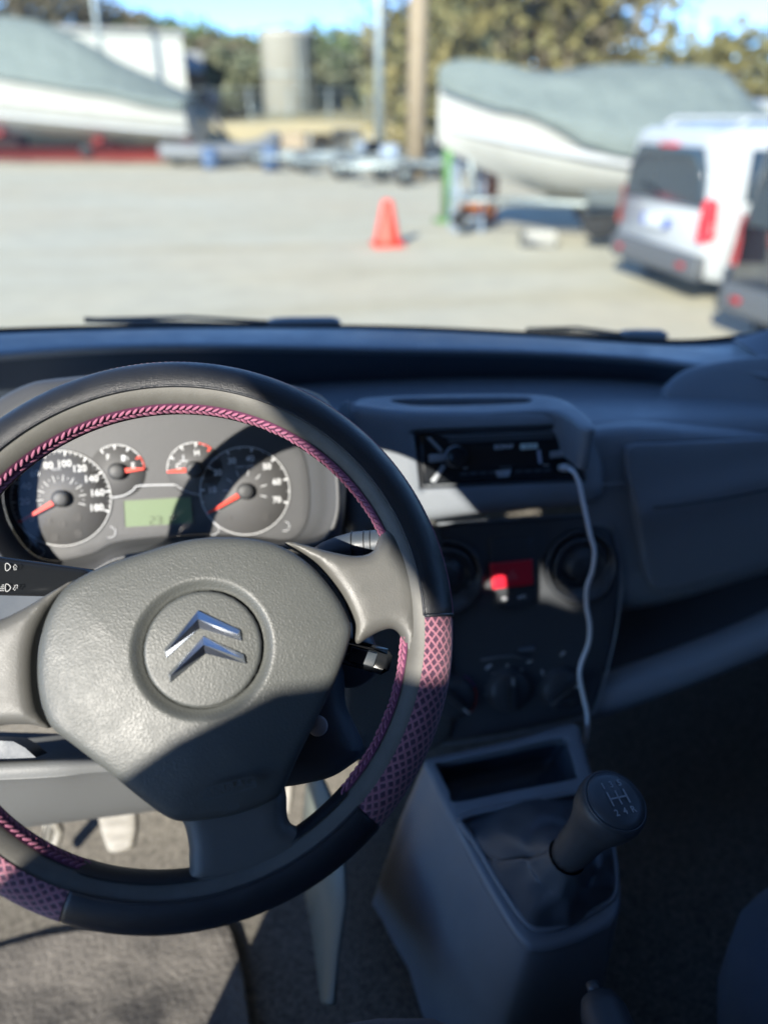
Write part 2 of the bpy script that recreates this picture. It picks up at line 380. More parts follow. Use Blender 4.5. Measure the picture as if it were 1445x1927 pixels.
# ================================================================== the yard: ground, hills
def struct(o): o['kind'] = 'structure'; return o
def ground_mat():
    m = mat('pale_gravel', (.40, .395, .36), .95, bump=('noise', 30, .3, .01)); t = m.node_tree; N = t.nodes.new; L = t.links.new; b = t.nodes['Principled BSDF']
    tc = N('ShaderNodeTexCoord'); a = N('ShaderNodeTexNoise'); a.inputs['Scale'].default_value = .16; a.inputs['Detail'].default_value = 8; L(tc.outputs['Object'], a.inputs['Vector'])
    r = N('ShaderNodeValToRGB'); e = r.color_ramp.elements; e[0].position = .38; e[0].color = (.56, .535, .42, 1); e[1].position = .66; e[1].color = (.57, .50, .36, 1)
    L(a.outputs['Fac'], r.inputs[0])
    c = N('ShaderNodeTexNoise'); c.inputs['Scale'].default_value = 2.2; c.inputs['Detail'].default_value = 8; L(tc.outputs['Object'], c.inputs['Vector'])
    mx = N('ShaderNodeMixRGB'); mx.blend_type = 'MULTIPLY'; mx.inputs[0].default_value = .3; L(r.outputs[0], mx.inputs[1]); L(c.outputs['Fac'], mx.inputs[2])
    mp = N('ShaderNodeMapping'); mp.inputs['Rotation'].default_value = (0, 0, .5); mp.inputs['Scale'].default_value = (.06, .9, 1); L(tc.outputs['Object'], mp.inputs[0])
    tk = N('ShaderNodeTexNoise'); tk.inputs['Scale'].default_value = 1.3; tk.inputs['Detail'].default_value = 5; L(mp.outputs[0], tk.inputs['Vector'])
    st = N('ShaderNodeTexNoise'); st.inputs['Scale'].default_value = .55; st.inputs['Detail'].default_value = 9; st.inputs['Roughness'].default_value = .7; L(tc.outputs['Object'], st.inputs['Vector'])
    prev = mx.outputs[0]
    for src, lo, hi, k in ((tk, .50, .62, .93), (st, .56, .66, .88)):
        rr = N('ShaderNodeMapRange'); rr.inputs[1].default_value = lo; rr.inputs[2].default_value = hi; L(src.outputs['Fac'], rr.inputs[0])
        m2 = N('ShaderNodeMixRGB'); m2.blend_type = 'MULTIPLY'; m2.inputs[2].default_value = (k, k * .98, k * .93, 1); L(rr.outputs[0], m2.inputs[0]); L(prev, m2.inputs[1]); prev = m2.outputs[0]
    L(prev, b.inputs['Base Color'])
    return m
M['ground'] = ground_mat()
gr = [[A((x, y, 0)) for x in np.linspace(-400, 400, 9)] for y in np.linspace(-100, 900, 9)]
struct(obj('ground', sheet(gr, 1), 'ground'))
# ================================================================== the car: frames
E3 = lambda x, y, z: A((x, y, HC + z))
ta = .6759
WF = Frame(E3(-.0744, .4245, -.3073), (0, -math.cos(ta), math.sin(ta)))           # steering wheel plane
SF = Frame(E3(0, .80, -.36), (0, -math.cos(R(22.7)), math.sin(R(22.7))))          # centre stack plane
CF = Frame(E3(0, .715, -.34), (0, -math.cos(R(24)), math.sin(R(24))))             # gauge plane
KF = Frame(E3(0, .67, -.66), (0, -.15, 1))                                        # console top plane

# ------------------------------------------------------------------ steering wheel
sw = thing('steering_wheel', WF.o, 'three spoke steering wheel in a black and pink mesh cover, in front of the gauges', 'steering wheel')
RT = .0172; RC = .190 - .0187
def ring(t0, t1, p0, p1, r, n=120, k=18, rr=None, taper=0):
    full = abs(t1 - t0) >= 359.9; V = []; F = []; U = []
    T = np.linspace(t0, t1, n, endpoint=not full); Q = np.linspace(p0, p1, k)
    for i, t in enumerate(T):
        e = 1
        if taper and not full: dt = min(abs(t - t0), abs(t1 - t)); e = 1 - taper * max(0, 1 - dt / .8) ** 2
        for q in Q:
            x = RC + r * e * math.cos(R(q)); V.append(WF.w(x * math.cos(R(t)), x * math.sin(R(t)), r * e * math.sin(R(q)))); U.append((R(t) * RC, R(q) * r))
    for i in range(n if full else n - 1):
        for j in range(k - 1): a = i * k + j; b = ((i + 1) % n) * k + j; F.append((a, b, b + 1, a + 1))
    return (V, F), U
th = lambda x, y: math.degrees(math.atan2(*WF.uv(x, y)[::-1]))
T1 = th(812, 1160); T2 = th(693, 1530); T3 = th(125, 1712) ; T4 = 190.0
T2 = T2 % 360; T3 = T3 % 360; T1m = T1
g, u = ring(0, 360, 0, 360, RT, 220, 25); obj('rim', g, 'rim', sw)
P0, P1 = -165, 104
g, u = ring(T1, T4, P0, P1, .0187, 200, 30, taper=.07); obj('leather_cover', g, 'leather', sw)
g, u = ring(T2, T3, P0, P1, .0187, 120, 30, taper=.07)
if T3 > T2: g, u = ring(T3, T2, P0, P1, .0187, 120, 30, taper=.07)
obj('leather_cover', g, 'leather', sw)
g, u = ring(T2 - 360, T1, P0, P1, .0184, 160, 40); o = obj('mesh_cover', g, 'mesh', sw, uv=u); o['label'] = 'pink mesh grip on the right side of the rim'
g, u = ring(T4, T3, P0, P1, .0184, 160, 40); o = obj('mesh_cover', g, 'mesh', sw, uv=u); o['label'] = 'pink mesh grip on the left side of the rim'
# seam beads where leather meets mesh
for t in (T1, T4):
    pts = []
    for q in np.linspace(P0, P1, 30): x = RC + .0186 * math.cos(R(q)); pts.append(WF.w(x * math.cos(R(t)), x * math.sin(R(t)), .0186 * math.sin(R(q))))
    obj('seam', tube(pts, .0013, 6), 'leather', sw)
# the piped edge of the leather beside the bare rim strip, and the thin pink thread along the outer edge
def rline(t0, t1, q, r, wd, n=140, wob=0):
    pts = []
    for i, t in enumerate(np.linspace(t0, t1, n)):
        qq = q + wob * math.sin(i * 1.9); x = RC + r * math.cos(R(qq)); pts.append(WF.w(x * math.cos(R(t)), x * math.sin(R(t)), r * math.sin(R(qq))))
    return tube(pts, wd, 6)
obj('piping', join(rline(T1, T4, P1, .0180, .0011), rline(T3, T2, P1, .0180, .0011)), 'leather', sw)
obj('stitching', rline(T1, T4, 8, .0187, .0007, 500, 2), 'braid', sw)
obj('inner_flap', join(ring(T3, T2, 140, 200, .0186, 90, 10)[0]), 'leather', sw)
# pink lacing around the inside of the rim
bv, bf = [], []
def link(c, a, b, nrm, la, lb, ln):
    """small ellipsoid: centre c, axes a (long), b, nrm"""
    V = []; F = []; ns, nr = 8, 5
    for i in range(nr):
        p = math.pi * (i + .5) / nr - math.pi / 2
        for j in range(ns): q = 2 * math.pi * j / ns; V.append(c + a * la * math.sin(p) + (b * lb * math.cos(q) + nrm * ln * math.sin(q)) * math.cos(p))
    for i in range(nr - 1):
        for j in range(ns): F.append((i * ns + j, i * ns + (j + 1) % ns, (i + 1) * ns + (j + 1) % ns, (i + 1) * ns + j))
    F += [tuple(range(ns))[::-1], tuple((nr - 1) * ns + j for j in range(ns))]
    return V, F
links = []
step = 1.72
t = T2 - 360
while t < T3:
    for q, sgn in ((158, 1), (176, -1)):
        r = .0180; tt = t + (0 if sgn > 0 else step / 2)
        ct, st = math.cos(R(tt)), math.sin(R(tt)); x = RC + r * math.cos(R(q))
        c = WF.w(x * ct, x * st, r * math.sin(R(q)))
        tv = WF.u * -st + WF.v * ct; nr = WF.u * math.cos(R(q)) * ct + WF.v * math.cos(R(q)) * st + WF.n * math.sin(R(q)); bb = np.cross(nr, tv)
        g_ = rng.uniform(-.12, .12); ca_, sa_ = math.cos(.72 + g_), math.sin(.72 + g_); a = tv * ca_ + bb * sa_ * sgn; b = tv * -sa_ * sgn + bb * ca_
        links.append(link(c + nr * rng.uniform(-.0003, .0003), a, b, nr, .0036 * rng.uniform(.85, 1.1), .00115, .0013))
    t += step
obj('lacing', join(*links), 'braid', sw)
obj('lacing_backing', ring(T2 - 360, T3, 146, 222, .0181, 200, 10)[0], 'braid_dark', sw)
# spokes
def slab(pts, h, r, dep, k=5, **kw): return relief(px(WF, pts, h, k), WF, h=h, r=r, depth=dep, **kw)
sp_r = [(536, 1018), (560, 1018), (620, 1034), (672, 1043), (704, 1034), (718, 1005), (738, 985), (775, 1040), (792, 1110), (790, 1200), (775, 1255), (766, 1225), (758, 1195), (742, 1182), (718, 1187), (694, 1200), (676, 1211), (667, 1200), (664, 1166), (640, 1114), (598, 1061), (560, 1034)]
obj('spoke', slab(sp_r, .0135, .009, .014, step=.005), 'spoke', sw)
sp_l = [(134, 1089), (90, 1112), (40, 1142), (-10, 1165), (-60, 1170), (-100, 1240), (-95, 1350), (-60, 1385), (-10, 1368), (50, 1366), (86, 1372), (68, 1338), (59, 1288), (59, 1225), (72, 1174), (100, 1126)]
obj('spoke', slab(sp_l, .0135, .009, .014, step=.005), 'spoke', sw)
sp_b = [(330, 1520), (344, 1560), (352, 1600), (352, 1620), (353, 1645), (352, 1668), (420, 1672), (520, 1645), (612, 1580), (640, 1545), (590, 1560), (556, 1563), (541, 1545), (538, 1500), (520, 1470), (430, 1480)]
obj('spoke', slab(sp_b, .0125, .010, .014, step=.005), 'spoke', sw)
obj('hub', slab([(170, 1130), (300, 1060), (500, 1050), (610, 1120), (640, 1200), (560, 1400), (480, 1500), (330, 1500), (180, 1380), (100, 1300)], .006, .006, .05, step=.01), 'gloss', sw)
# airbag pad
HP = .030
pad_px = [(350, 1014), (280, 1033), (205, 1058), (150, 1083), (112, 1112), (84, 1160), (70, 1215), (66, 1265), (72, 1315), (92, 1368), (140, 1408), (200, 1455), (262, 1508), (312, 1545), (352, 1553), (440, 1540), (505, 1515), (533, 1490), (562, 1425), (602, 1345), (640, 1262), (661, 1195), (655, 1160), (628, 1112), (585, 1062), (530, 1026), (480, 1012), (415, 1008)]
ec = WF.uv(380, 1220, HP + .005); R1 = np.linalg.norm(WF.uv(492, 1216, HP) - WF.uv(268, 1221, HP)) / 2; R2 = R1 * 1.24
lowl = WF.uv(250, 1500, HP); lowr = WF.uv(560, 1420, HP); seamd = A(lowr - lowl); seamd /= np.linalg.norm(seamd); seamn = A((-seamd[1], seamd[0]))
lowv = WF.uv(400, 1400, HP)[1]
PR = [R2 * k for k in (1.06, 1.02, 1.0)] + [R1 + (R2 - R1) * k for k in (.9, .8, .7, .6, .5, .4, .3, .22, .15, .09, .05, .02)] + [R1, R1 - .0004, R1 - .0009, R1 - .0016, R1 - .003] + [R1 * k for k in (.88, .78, .66, .54, .42, .3, .2, .1)]
def padh(x, y):
    d = np.hypot(x - ec[0], y - ec[1])
    q = np.clip((d - R1) / (R2 - R1), 0, 1); s = q * q * (3 - 2 * q)
    H = np.where(d < R1, .0012 * (1 - (d / R1) ** 2), 0) + (-.0052 + .0052 * s) * (d >= R1) + (-.0006) * (d < R1)
    gr = np.exp(-((d - R1) / .0007) ** 2) * -.0018
    low = np.clip((lowv - y) / .05, 0, 1) ** 1.5 * -.006
    return H + gr + low
sp = relief(px(WF, pad_px, HP - .008, 5), WF, h=HP - .008, r=.006, depth=.028, step=.0032, dome=.007, rl=.07, hf=padh, rings=(ec, PR))
pad = obj('airbag_pad', sp, 'pad', sw)
# double chevron, faceted
def chev(P, apex_r, name):
    """P: apex, right top, right bottom, inner apex, left bottom, left side (pixels)"""
    h0 = HP - .0004; q = [WF.uv(x, y, HP) for x, y in P]; V = [WF.w(*p, h0 - .002) for p in q] + [WF.w(*p, h0 + .0008) for p in q]
    a, rt, rb, ia, lb, ll = q
    ridge = [(ll + lb) / 2 * .94 + (a + ia) / 2 * .06, (a + ia) / 2, (rt + rb) / 2 * .94 + (a + ia) / 2 * .06]
    V += [WF.w(*p, h0 + .0040) for p in ridge]
    F = [(6, 13, 12, 11), (6, 7, 14, 13), (7, 8, 14), (8, 9, 13, 14), (9, 10, 12, 13), (10, 11, 12)] + [(i, (i + 1) % 6, 6 + (i + 1) % 6, 6 + i) for i in range(6)]
    return V, F
obj('chevron', chev([(373, 1149), (452, 1186), (455, 1206), (376, 1182), (314, 1238), (309, 1223)], 0, 'a'), 'chrome', pad, smooth=False)
obj('chevron', chev([(383, 1197), (459, 1232), (463, 1249), (387, 1230), (321, 1284), (317, 1268)], 0, 'b'), 'chrome', pad, smooth=False)
# embossed lettering in its rounded frame, and the little seated figure mark below it
ta2 = math.atan2(*(WF.uv(478, 1468, HP) - WF.uv(385, 1493, HP))[::-1])
lc = WF.uv(432, 1482, HP); HL = HP - .0002
bx = [WF.uv(x, y, HP) for x, y in ((386, 1486), (473, 1462), (480, 1476), (476, 1482), (392, 1503), (385, 1497))]
padL = join(text('AIRBAG', WF, lc[0], lc[1], .0068, h=HL, rot=ta2, ext=.0006, sx=1.35, bold=.01), stroke(WF, cr(bx, 3, True), .0008, HL + .0006, True),
            stroke(WF, [WF.uv(x, y, HP) for x, y in ((421, 1510), (424, 1527))], .0009, HL + .0004),
            stroke(WF, cr([WF.uv(x, y, HP) for x, y in ((430, 1521), (442, 1523), (449, 1517), (445, 1513), (434, 1516))], 4, True), .0007, HL + .0004, True),
            stroke(WF, [WF.uv(x, y, HP) for x, y in ((443, 1513), (451, 1506))], .0007, HL + .0004))
obj('airbag_lettering', padL, 'pad', pad)

# ------------------------------------------------------------------ steering column and stalks
sc = thing('steering_column', WF.pw(420, 1200, -.12), 'dark steering column shroud with its control stalks behind the wheel', 'steering column')
sh = [(230, 1080), (330, 1040), (450, 1024), (560, 1075), (640, 1180), (652, 1260), (655, 1330), (690, 1412), (660, 1450), (600, 1478), (470, 1490), (300, 1440), (200, 1330), (190, 1180)]
obj('shroud', relief(px(WF, sh, -.05, 5), WF, h=-.05, r=.02, depth=.15, step=.012), 'dash_dark', sc)
def stalk(name, p, rs, m, seg=24): return obj(name, tube(p, rs, seg), m, sc)
# left: light stalk, a flat tapering paddle
a = WF.pw(-70, 1078, -.022); b = WF.pw(175, 1098, -.055)
def paddle(a, b, ra, rb, flat, n=10):
    rings = []; d = b - a; d /= np.linalg.norm(d); s = np.cross(d, WF.n); s /= np.linalg.norm(s)
    for i in range(n + 1):
        t = i / n; c = a + (b - a) * t; r = ra + (rb - ra) * t; k = 1 if i else .8
        rings.append([c + (s * r * math.copysign(abs(math.cos(q)) ** .7, math.cos(q)) + WF.n * r * flat * math.copysign(abs(math.sin(q)) ** .7, math.sin(q))) * k for q in np.linspace(0, 2 * math.pi, 28, endpoint=False)])
    return loft(rings, cap=(True, True))
ls = obj('light_stalk', paddle(a, b, .0150, .0105, .55), 'gloss', sc)
HS = -.0257
def lamp_sym(cx, cy, s, dash, arrow):
    f = lambda x, y: WF.uv(cx + x * s, cy + y * s - x * .02, HS)
    out = [stroke(WF, cr([f(x, y) for x, y in ((0, -7), (5, -6), (9, 0), (5, 6), (0, 7), (-1.5, 0))], 4, True),   .0005, HS, True)]
    for k in range(4):
        y = -5.5 + k * 3.7
        if dash:
            for q in range(3): out.append(stroke(WF, [f(-5 - q * 3.2, y), f(-3.4 - q * 3.2, y + .3)],   .00045, HS))
        else: out.append(stroke(WF, [f(-13, y), f(-3.5, y)],   .00045, HS))
    ar = [(18, -5), (22, 1), (20, 1), (20, 6), (16, 6), (16, 1), (14, 1)] if arrow > 0 else [(23, -5), (22, 2), (20.5, 0), (17, 6), (14, 3), (18, -2), (16, -4)]
    out.append(stroke(WF, [f(x, y) for x, y in ar],   .00045, HS, True))
    return join(*out)
obj('lamp_symbols', join(lamp_sym(12, 1067, .95, True, 1), lamp_sym(12, 1106, .95, False, -1)), 'dimprint', ls)
# right: wiper stalk with its rings
a = WF.pw(590, 1042, -.07); b = WF.pw(668, 1026, -.055); c = WF.pw(720, 1022, -.05); 
ws = obj('wiper_stalk', tube([a + (b - a) * t for t in (0, .25, .6, 1)] + [b + (c - b) * t for t in (.2, .5, 1, 1.6)], [.004, .0075, .0098, .0108, .0108, .0108, .0108, .010], 24), 'dash_dark', sc)
for x in (664, 687, 699):
    p = b + (c - b) * (x - 668) / 52; d = (c - b) / np.linalg.norm(c - b)
    obj('stalk_ring', tube([p - d * .0004, p + d * .0004], [.0113, .0113], 24), 'rubber', ws)
fw = Frame(b, np.cross(c - b, np.cross(WF.n, c - b)) , c - b); fw = Frame(b, WF.n, c - b)
k_ = lambda x: (x - 668) / 52 * np.linalg.norm(c - b)
obj('stalk_marks', join(stroke(fw, [(k_(689), .004), (k_(694), .004)], .0012, .0105), stroke(fw, arc((k_(706), .0045), .0018, 0, 360, 16), .0007, .0105, True), stroke(fw, arc((k_(707), -.004), .0014, 0, 360, 16), .0007, .0105, True)), 'white', ws)
# lower right: remote stalk block
a = WF.pw(640, 1222, -.045); b = WF.pw(722, 1245, -.03); d = (b - a); L_ = np.linalg.norm(d); d /= L_; s2 = np.cross(WF.n, d)
rot = Matrix((tuple(d), tuple(s2), tuple(WF.n))).transposed()
obj('remote_stalk', box((a + b) / 2, (L_ + .01, .0215, .018), rot, .005), 'gloss', sc)
rc = (a + b) / 2 + WF.n * .0094 - s2 * .001
obj('remote_button', box(rc, (L_ * .6, .012, .002), rot, .001), 'dash_dark', sc)
obj('ignition_barrel', lathe(WF.pw(660, 1240, -.07), WF.n - WF.v * .5, [(.022, -.02), (.022, .006), (.018, .010), (.0, .010)]), 'panel', sc)
obj('button', lathe(WF.pw(598, 1366, -.048), WF.n, [(.0075, -.004), (.0075, .001), (.006, .0028), (0, .0032)], 24), 'button', sc)
# ================================================================== instrument cluster
cl = thing('instrument_cluster', CF.pw(300, 1000), 'grey instrument cluster with two round dials and a green display, seen through the wheel', 'instrument cluster')
face = [(5, 930), (20, 870), (70, 822), (130, 790), (250, 775), (400, 775), (520, 800), (570, 850), (584, 920), (578, 985), (545, 1016), (470, 1010), (390, 1006), (300, 1012), (220, 1022), (175, 1043), (110, 1056), (60, 1042), (20, 990)]
obj('face', relief(px(CF, face, 0, 4), CF, h=0, r=.002, depth=.01, step=.008), 'face', cl)
# bowl from the face out to the hood opening
op = [(-30, 930), (-15, 850), (40, 800), (110, 768), (250, 745), (420, 745), (560, 775), (622, 835), (634, 900), (632, 975), (596, 1024), (480, 1030), (390, 1030), (300, 1040), (220, 1052), (170, 1078), (100, 1090), (30, 1075), (-20, 1010)]
OPH = .054
r0 = [CF.w(*q, -.001) for q in px(CF, face, 0, 4)]; r3 = [CF.w(*q, OPH) for q in px(CF, op, OPH, 4)]
rings = []
for t, e in ((0, 0), (.12, .35), (.35, .62), (.65, .82), (1, 1)):
    rings.append([p + CF.n * ((q - p) @ CF.n) * t + ((q - p) - CF.n * ((q - p) @ CF.n)) * e for p, q in zip(r0, r3)])
obj('bezel', loft(rings), 'hood', cl)
obj('bezel_lip', tube([r3[i] for i in range(len(r3))] + [r3[0]], .0028, 8, False), 'hood', cl)
lensr = [CF.w(*q, .012) for q in px(CF, face, .012, 4)]
obj('lens', ([CF.w(*CF.uv(300, 920, .012), .014)] + lensr, [(0, i + 1, (i + 1) % len(lensr) + 1) for i in range(len(lensr))]), 'lens', cl)
def dial(name, c, e, a0, a1, major, minor, nums, label, ring=True, inner=True, ns=.0096, lw=.0009, red=None, needle=None, hubr=.0085, nr=.78, full=None, rc=None):
    cc = CF.uv(*c); r = np.linalg.norm(CF.uv(*e) - cc); h = .0016
    d = obj(name, lathe(CF.w(*cc, 0), CF.n, [(r * 1.03, -.001), (r * 1.03, .0008), (0, .0008)], 64), 'dial', cl); d['label'] = label
    mk = []; rd = []
    if full: mk.append(stroke(CF, [p for p in arc(cc, r, 0, 360, 72)][:-1], lw, h, True))
    else: mk.append(stroke(CF, arc(cc, r, a0, a1 if not red else red[0], 30), lw, h))
    if red: rd.append(stroke(CF, arc(cc, r, red[0], red[1], 16), lw, h))
    for i in range(major + 1):
        a = R(a0 + (a1 - a0) * i / major); v = A((math.cos(a), math.sin(a)))
        tgt = rd if red and min(red) - 1 <= math.degrees(a) <= max(red) + 1 and math.degrees(a) != red[0] else mk
        tgt.append(stroke(CF, [cc + v * r, cc + v * r * (.90 if full else .84)], lw * 1.9, h + .0001))
        if inner and full: mk.append(stroke(CF, [cc + v * r * .50, cc + v * r * .36], lw * .9, h))
    for i in range(major * minor):
        if i % minor:
            a = R(a0 + (a1 - a0) * i / (major * minor)); v = A((math.cos(a), math.sin(a)))
            mk.append(stroke(CF, [cc + v * r, cc + v * r * .94], lw * .8, h + .0001))
            if inner and full and i % 2 == 0 and minor <= 4: mk.append(stroke(CF, [cc + v * r * .46, cc + v * r * .43], lw * .9, h))
    for s, (ang, k) in nums: mk.append(text(s, CF, cc[0] + math.cos(R(ang)) * r * k, cc[1] + math.sin(R(ang)) * r * k, ns, h, bold=.02))
    obj('markings', join(*mk), 'white', d)
    if rd: obj('red_zone', join(*rd), 'red', d)
    a = R(needle); v = A((math.cos(a), math.sin(a))); n = A((-v[1], v[0]))
    w0, w1 = (.0026, .0009); L0, L1 = hubr * .6, r * (1.0 if not full else .97)
    V = []
    for hh in (.0055, .0068):
        for q in (cc + v * L0 + n * w0, cc + v * L1 + n * w1, cc + v * L1 - n * w1, cc + v * L0 - n * w0): V.append(CF.w(*q, hh))
    obj('needle', (V, [(0, 3, 2, 1), (4, 5, 6, 7), (0, 1, 5, 4), (1, 2, 6, 5), (2, 3, 7, 6), (3, 0, 4, 7)]), 'red', d, smooth=False)
    obj('needle_hub', lathe(CF.w(*cc, 0), CF.n, [(hubr, .0005), (hubr * 1.02, .006), (hubr * .93, .0088), (hubr * .6, .0096), (0, .0098)], 32), 'hood', d)
    return cc, r
c1, r1 = dial('speedometer', (117, 938), (210, 934), 206, -20, 9, 4, [(str(20 * i), (206 - 226 * i / 9 + (0 if i else 5), .73)) for i in range(10)], 'speedometer dial marked 0 to 180', needle=206.5, full=True)
c2, r2_ = dial('rev_counter', (462, 924), (545, 921), 207, -20, 7, 2, [(str(10 * i), (207 - 227 * i / 7 + (2 if i == 0 else 0), .74)) for i in range(8)], 'rev counter dial marked 0 to 70', needle=207, full=True, ns=.0088)
dial('fuel_gauge', (222, 887), (273, 883), 122, 0, 4, 2, [('F', (118, .62)), ('E', (17, .62))], 'fuel gauge', red=(30, 0), needle=2, inner=False, ns=.0080)
dial('temperature_gauge', (367, 883), (316, 887), 182, 50, 4, 2, [('C', (166, .60)), ('H', (78, .62))], 'coolant temperature gauge', red=(78, 50), needle=182, inner=False, ns=.0080)
sm = [text('km/h', CF, c1[0] - .002, c1[1] + r1 * .50 + .006, .0042, .0017), text('1/min x100', CF, c2[0] + .001, c2[1] + r2_ * .56, .0042, .0017)]
# pump and thermometer symbols
q = CF.uv(236, 862); sm += [stroke(CF, [(q[0] - .0015, q[1] - .003), (q[0] - .0015, q[1] + .003)], .0035, .0017), stroke(CF, [(q[0] + .001, q[1] + .002), (q[0] + .003, q[1]), (q[0] + .003, q[1] - .0025)], .0008, .0017)]
q = CF.uv(346, 862); sm += [stroke(CF, [(q[0], q[1] - .002), (q[0], q[1] + .0035)], .0010, .0017), stroke(CF, [(q[0] - .004, q[1] - .003), (q[0] + .004, q[1] - .003)], .0009, .0017)]
# the raised line that runs over the display
ln = [(212, 936), (235, 932), (252, 922), (263, 914), (330, 912)]; sm.append(stroke(CF, cr([CF.uv(*p) for p in ln], 4), .0011, .0017))
ln = [(330, 912), (345, 921), (362, 928), (380, 931)]; sm.append(stroke(CF, cr([CF.uv(*p) for p in ln], 4), .0006, .0017))
for x, y, r in ((208, 1001, .0056), (402, 996, .0056), (75, 1038, .0050), (50, 1026, .0048), (536, 990, .0050)): sm.append(stroke(CF, arc(CF.uv(x, y), r, -120, 80, 16), .0006, .0017))
for g in sm: obj('symbol', g, 'greyprint', cl)
tell = []
for x, y in ((92, 980), (119, 985), (148, 974), (70, 993), (149, 1004), (105, 1012), (430, 975), (500, 972)):
    q = CF.uv(x, y); tell.append(join(stroke(CF, arc(q, .0032, 0, 360, 12), .0005, .0017, True), stroke(CF, [(q[0] - .002, q[1]), (q[0] + .002, q[1])], .0006, .0017)))
M['unlit'] = mat('unlit_lamp', (.085, .082, .08), .5)
for g in tell: obj('warning_lamp', g, 'unlit', cl)
lp = [CF.uv(*p) for p in ((233, 941), (360, 934), (364, 985), (236, 993))]
dsp = obj('display', relief(lp, CF, h=.0012, r=0, depth=.001, step=.02), 'lcd', cl)
fr_ = resample(lp, .5); obj('display_frame', stroke(CF, lp, .0016, .0020, True), 'dial', dsp)
def seg7(s, cx, cy, hgt, h, slant=.08):
    T = {'0': 'abcdef', '1': 'bc', '2': 'abged', '3': 'abgcd', '8': 'abcdefg', '4': 'fgbc'}
    w_ = hgt * .55; P = {'a': ((0, 1), (1, 1)), 'b': ((1, 1), (1, .5)), 'c': ((1, .5), (1, 0)), 'd': ((0, 0), (1, 0)), 'e': ((0, 0), (0, .5)), 'f': ((0, .5), (0, 1)), 'g': ((0, .5), (1, .5))}
    out = []; x = cx
    for ch in s:
        if ch == ':':
            for yy in (.3, .7): out.append(stroke(CF, [(x - .0004, cy + hgt * yy), (x + .0006, cy + hgt * yy)], .0010, h))
            x += hgt * .3; continue
        for k in T[ch]:
            (x0, y0), (x1, y1) = P[k]; e = .12
            p0 = A((x + x0 * w_, cy + y0 * hgt)); p1 = A((x + x1 * w_, cy + y1 * hgt)); p0, p1 = p0 + (p1 - p0) * e, p1 - (p1 - p0) * e
            out.append(stroke(CF, [p0, p1], .0009, h))
        x += hgt * .82
    return join(*out)
q = CF.uv(284, 987); obj('clock_digits', seg7('23:18', q[0], q[1], .0078, .0019), 'lcdd', dsp)

# ================================================================== dashboard
da = thing('dashboard', E3(.15, .85, -.6), 'long dark grey dashboard below the windscreen with a deep shelf and radio pod', 'dashboard')
# far lip under the windscreen, recess wall, shelf floor
LX = [-260, 0, 200, 400, 722, 1000, 1200, 1300, 1400, 1500, 1700]
def interp(tab, xs): t = np.array(tab, float); return np.interp(xs, t[:, 0], t[:, 1])
top = interp([(-260, 640), (0, 626), (200, 620), (400, 617), (722, 619), (1000, 632), (1200, 646), (1300, 648), (1400, 640), (1500, 622), (1700, 560)], LX)
lip = interp([(-260, 690), (0, 668), (200, 655), (400, 652), (722, 658), (1000, 664), (1200, 676), (1300, 688), (1400, 700), (1500, 720), (1700, 760)], LX)
Ytop = interp([(-260, 1.02), (0, 1.10), (400, 1.15), (722, 1.16), (1000, 1.14), (1200, 1.10), (1400, 1.02), (1500, .98), (1700, .90)], LX)
Ylip = Ytop - .13
row = lambda ys, Ys: [W(x, y, Y=Y) for x, y, Y in zip(LX, ys, Ys)]
flo = interp([(-260, 800), (0, 770), (200, 745), (722, 726), (1000, 722), (1200, 722), (1300, 724), (1400, 726), (1700, 790)], LX)
r_a = row(top, Ytop); r_b = row(lip - 4, Ylip); r_c = [p + A((0, .006, -.012)) for p in r_b]; r_d = [A((p[0], p[1] + .03, HC - .352)) for p in r_b]
obj('upper_lip', sheet([r_a, [(p + q) / 2 + A((0, 0, .004)) for p, q in zip(r_a, r_b)], r_b, r_c], 6), 'dash', da)
obj('shelf_back', sheet([r_c, [(p + q) / 2 for p, q in zip(r_c, r_d)], r_d], 5), 'dash_dark', da)  # darker plastic stands in for the shade on this recess wall
XS = [-.50, -.3, -.1, .15, .35, .5, .62, .75]
obj('shelf_floor', sheet([[E3(x, y, z) for x in XS] for y, z in ((1.12, -.352), (.95, -.345), (.86, -.338), (.80, -.345), (.765, -.40))], 5), 'dash', da)
# raised corner boss at the passenger end
bs = [(1245, 735), (1262, 712), (1290, 692), (1340, 678), (1400, 668), (1470, 664), (1560, 664), (1560, 860), (1450, 812), (1380, 800), (1300, 790), (1258, 768)]
BF = Frame(W(1350, 760, Y=.87), (-.25, -.75, .6))
obj('corner_boss', relief(px(BF, bs, 0, 4), BF, h=0, r=.012, depth=.09, step=.012), 'dash', da)
# passenger side face with the glove box
fa = spatch([[(1090, 800, .83), (1180, 788, .83), (1290, 790, .83), (1400, 798, .83), (1520, 812, .83), (1700, 840, .83)],
             [(1090, 830, .775), (1180, 818, .775), (1290, 822, .772), (1400, 828, .77), (1520, 842, .77), (1700, 880, .77)],
             [(1100, 960, .765), (1185, 940, .765), (1290, 925, .765), (1400, 915, .765), (1520, 905, .765), (1700, 900, .76)],
             [(1140, 1060, .75), (1205, 1040, .75), (1290, 1018, .75), (1400, 1000, .75), (1520, 985, .75), (1700, 980, .75)],
             [(1130, 1138, .735), (1215, 1125, .735), (1300, 1105, .735), (1400, 1078, .735), (1520, 1045, .735), (1700, 1010, .735)],
             [(1130, 1152, .76), (1215, 1143, .76), (1300, 1122, .76), (1400, 1092, .76), (1520, 1058, .76), (1700, 1022, .76)]], 6)
obj('passenger_panel', fa, 'dash', da)
GF = Frame(W(1320, 960, Y=.757), (0, -1, .17))
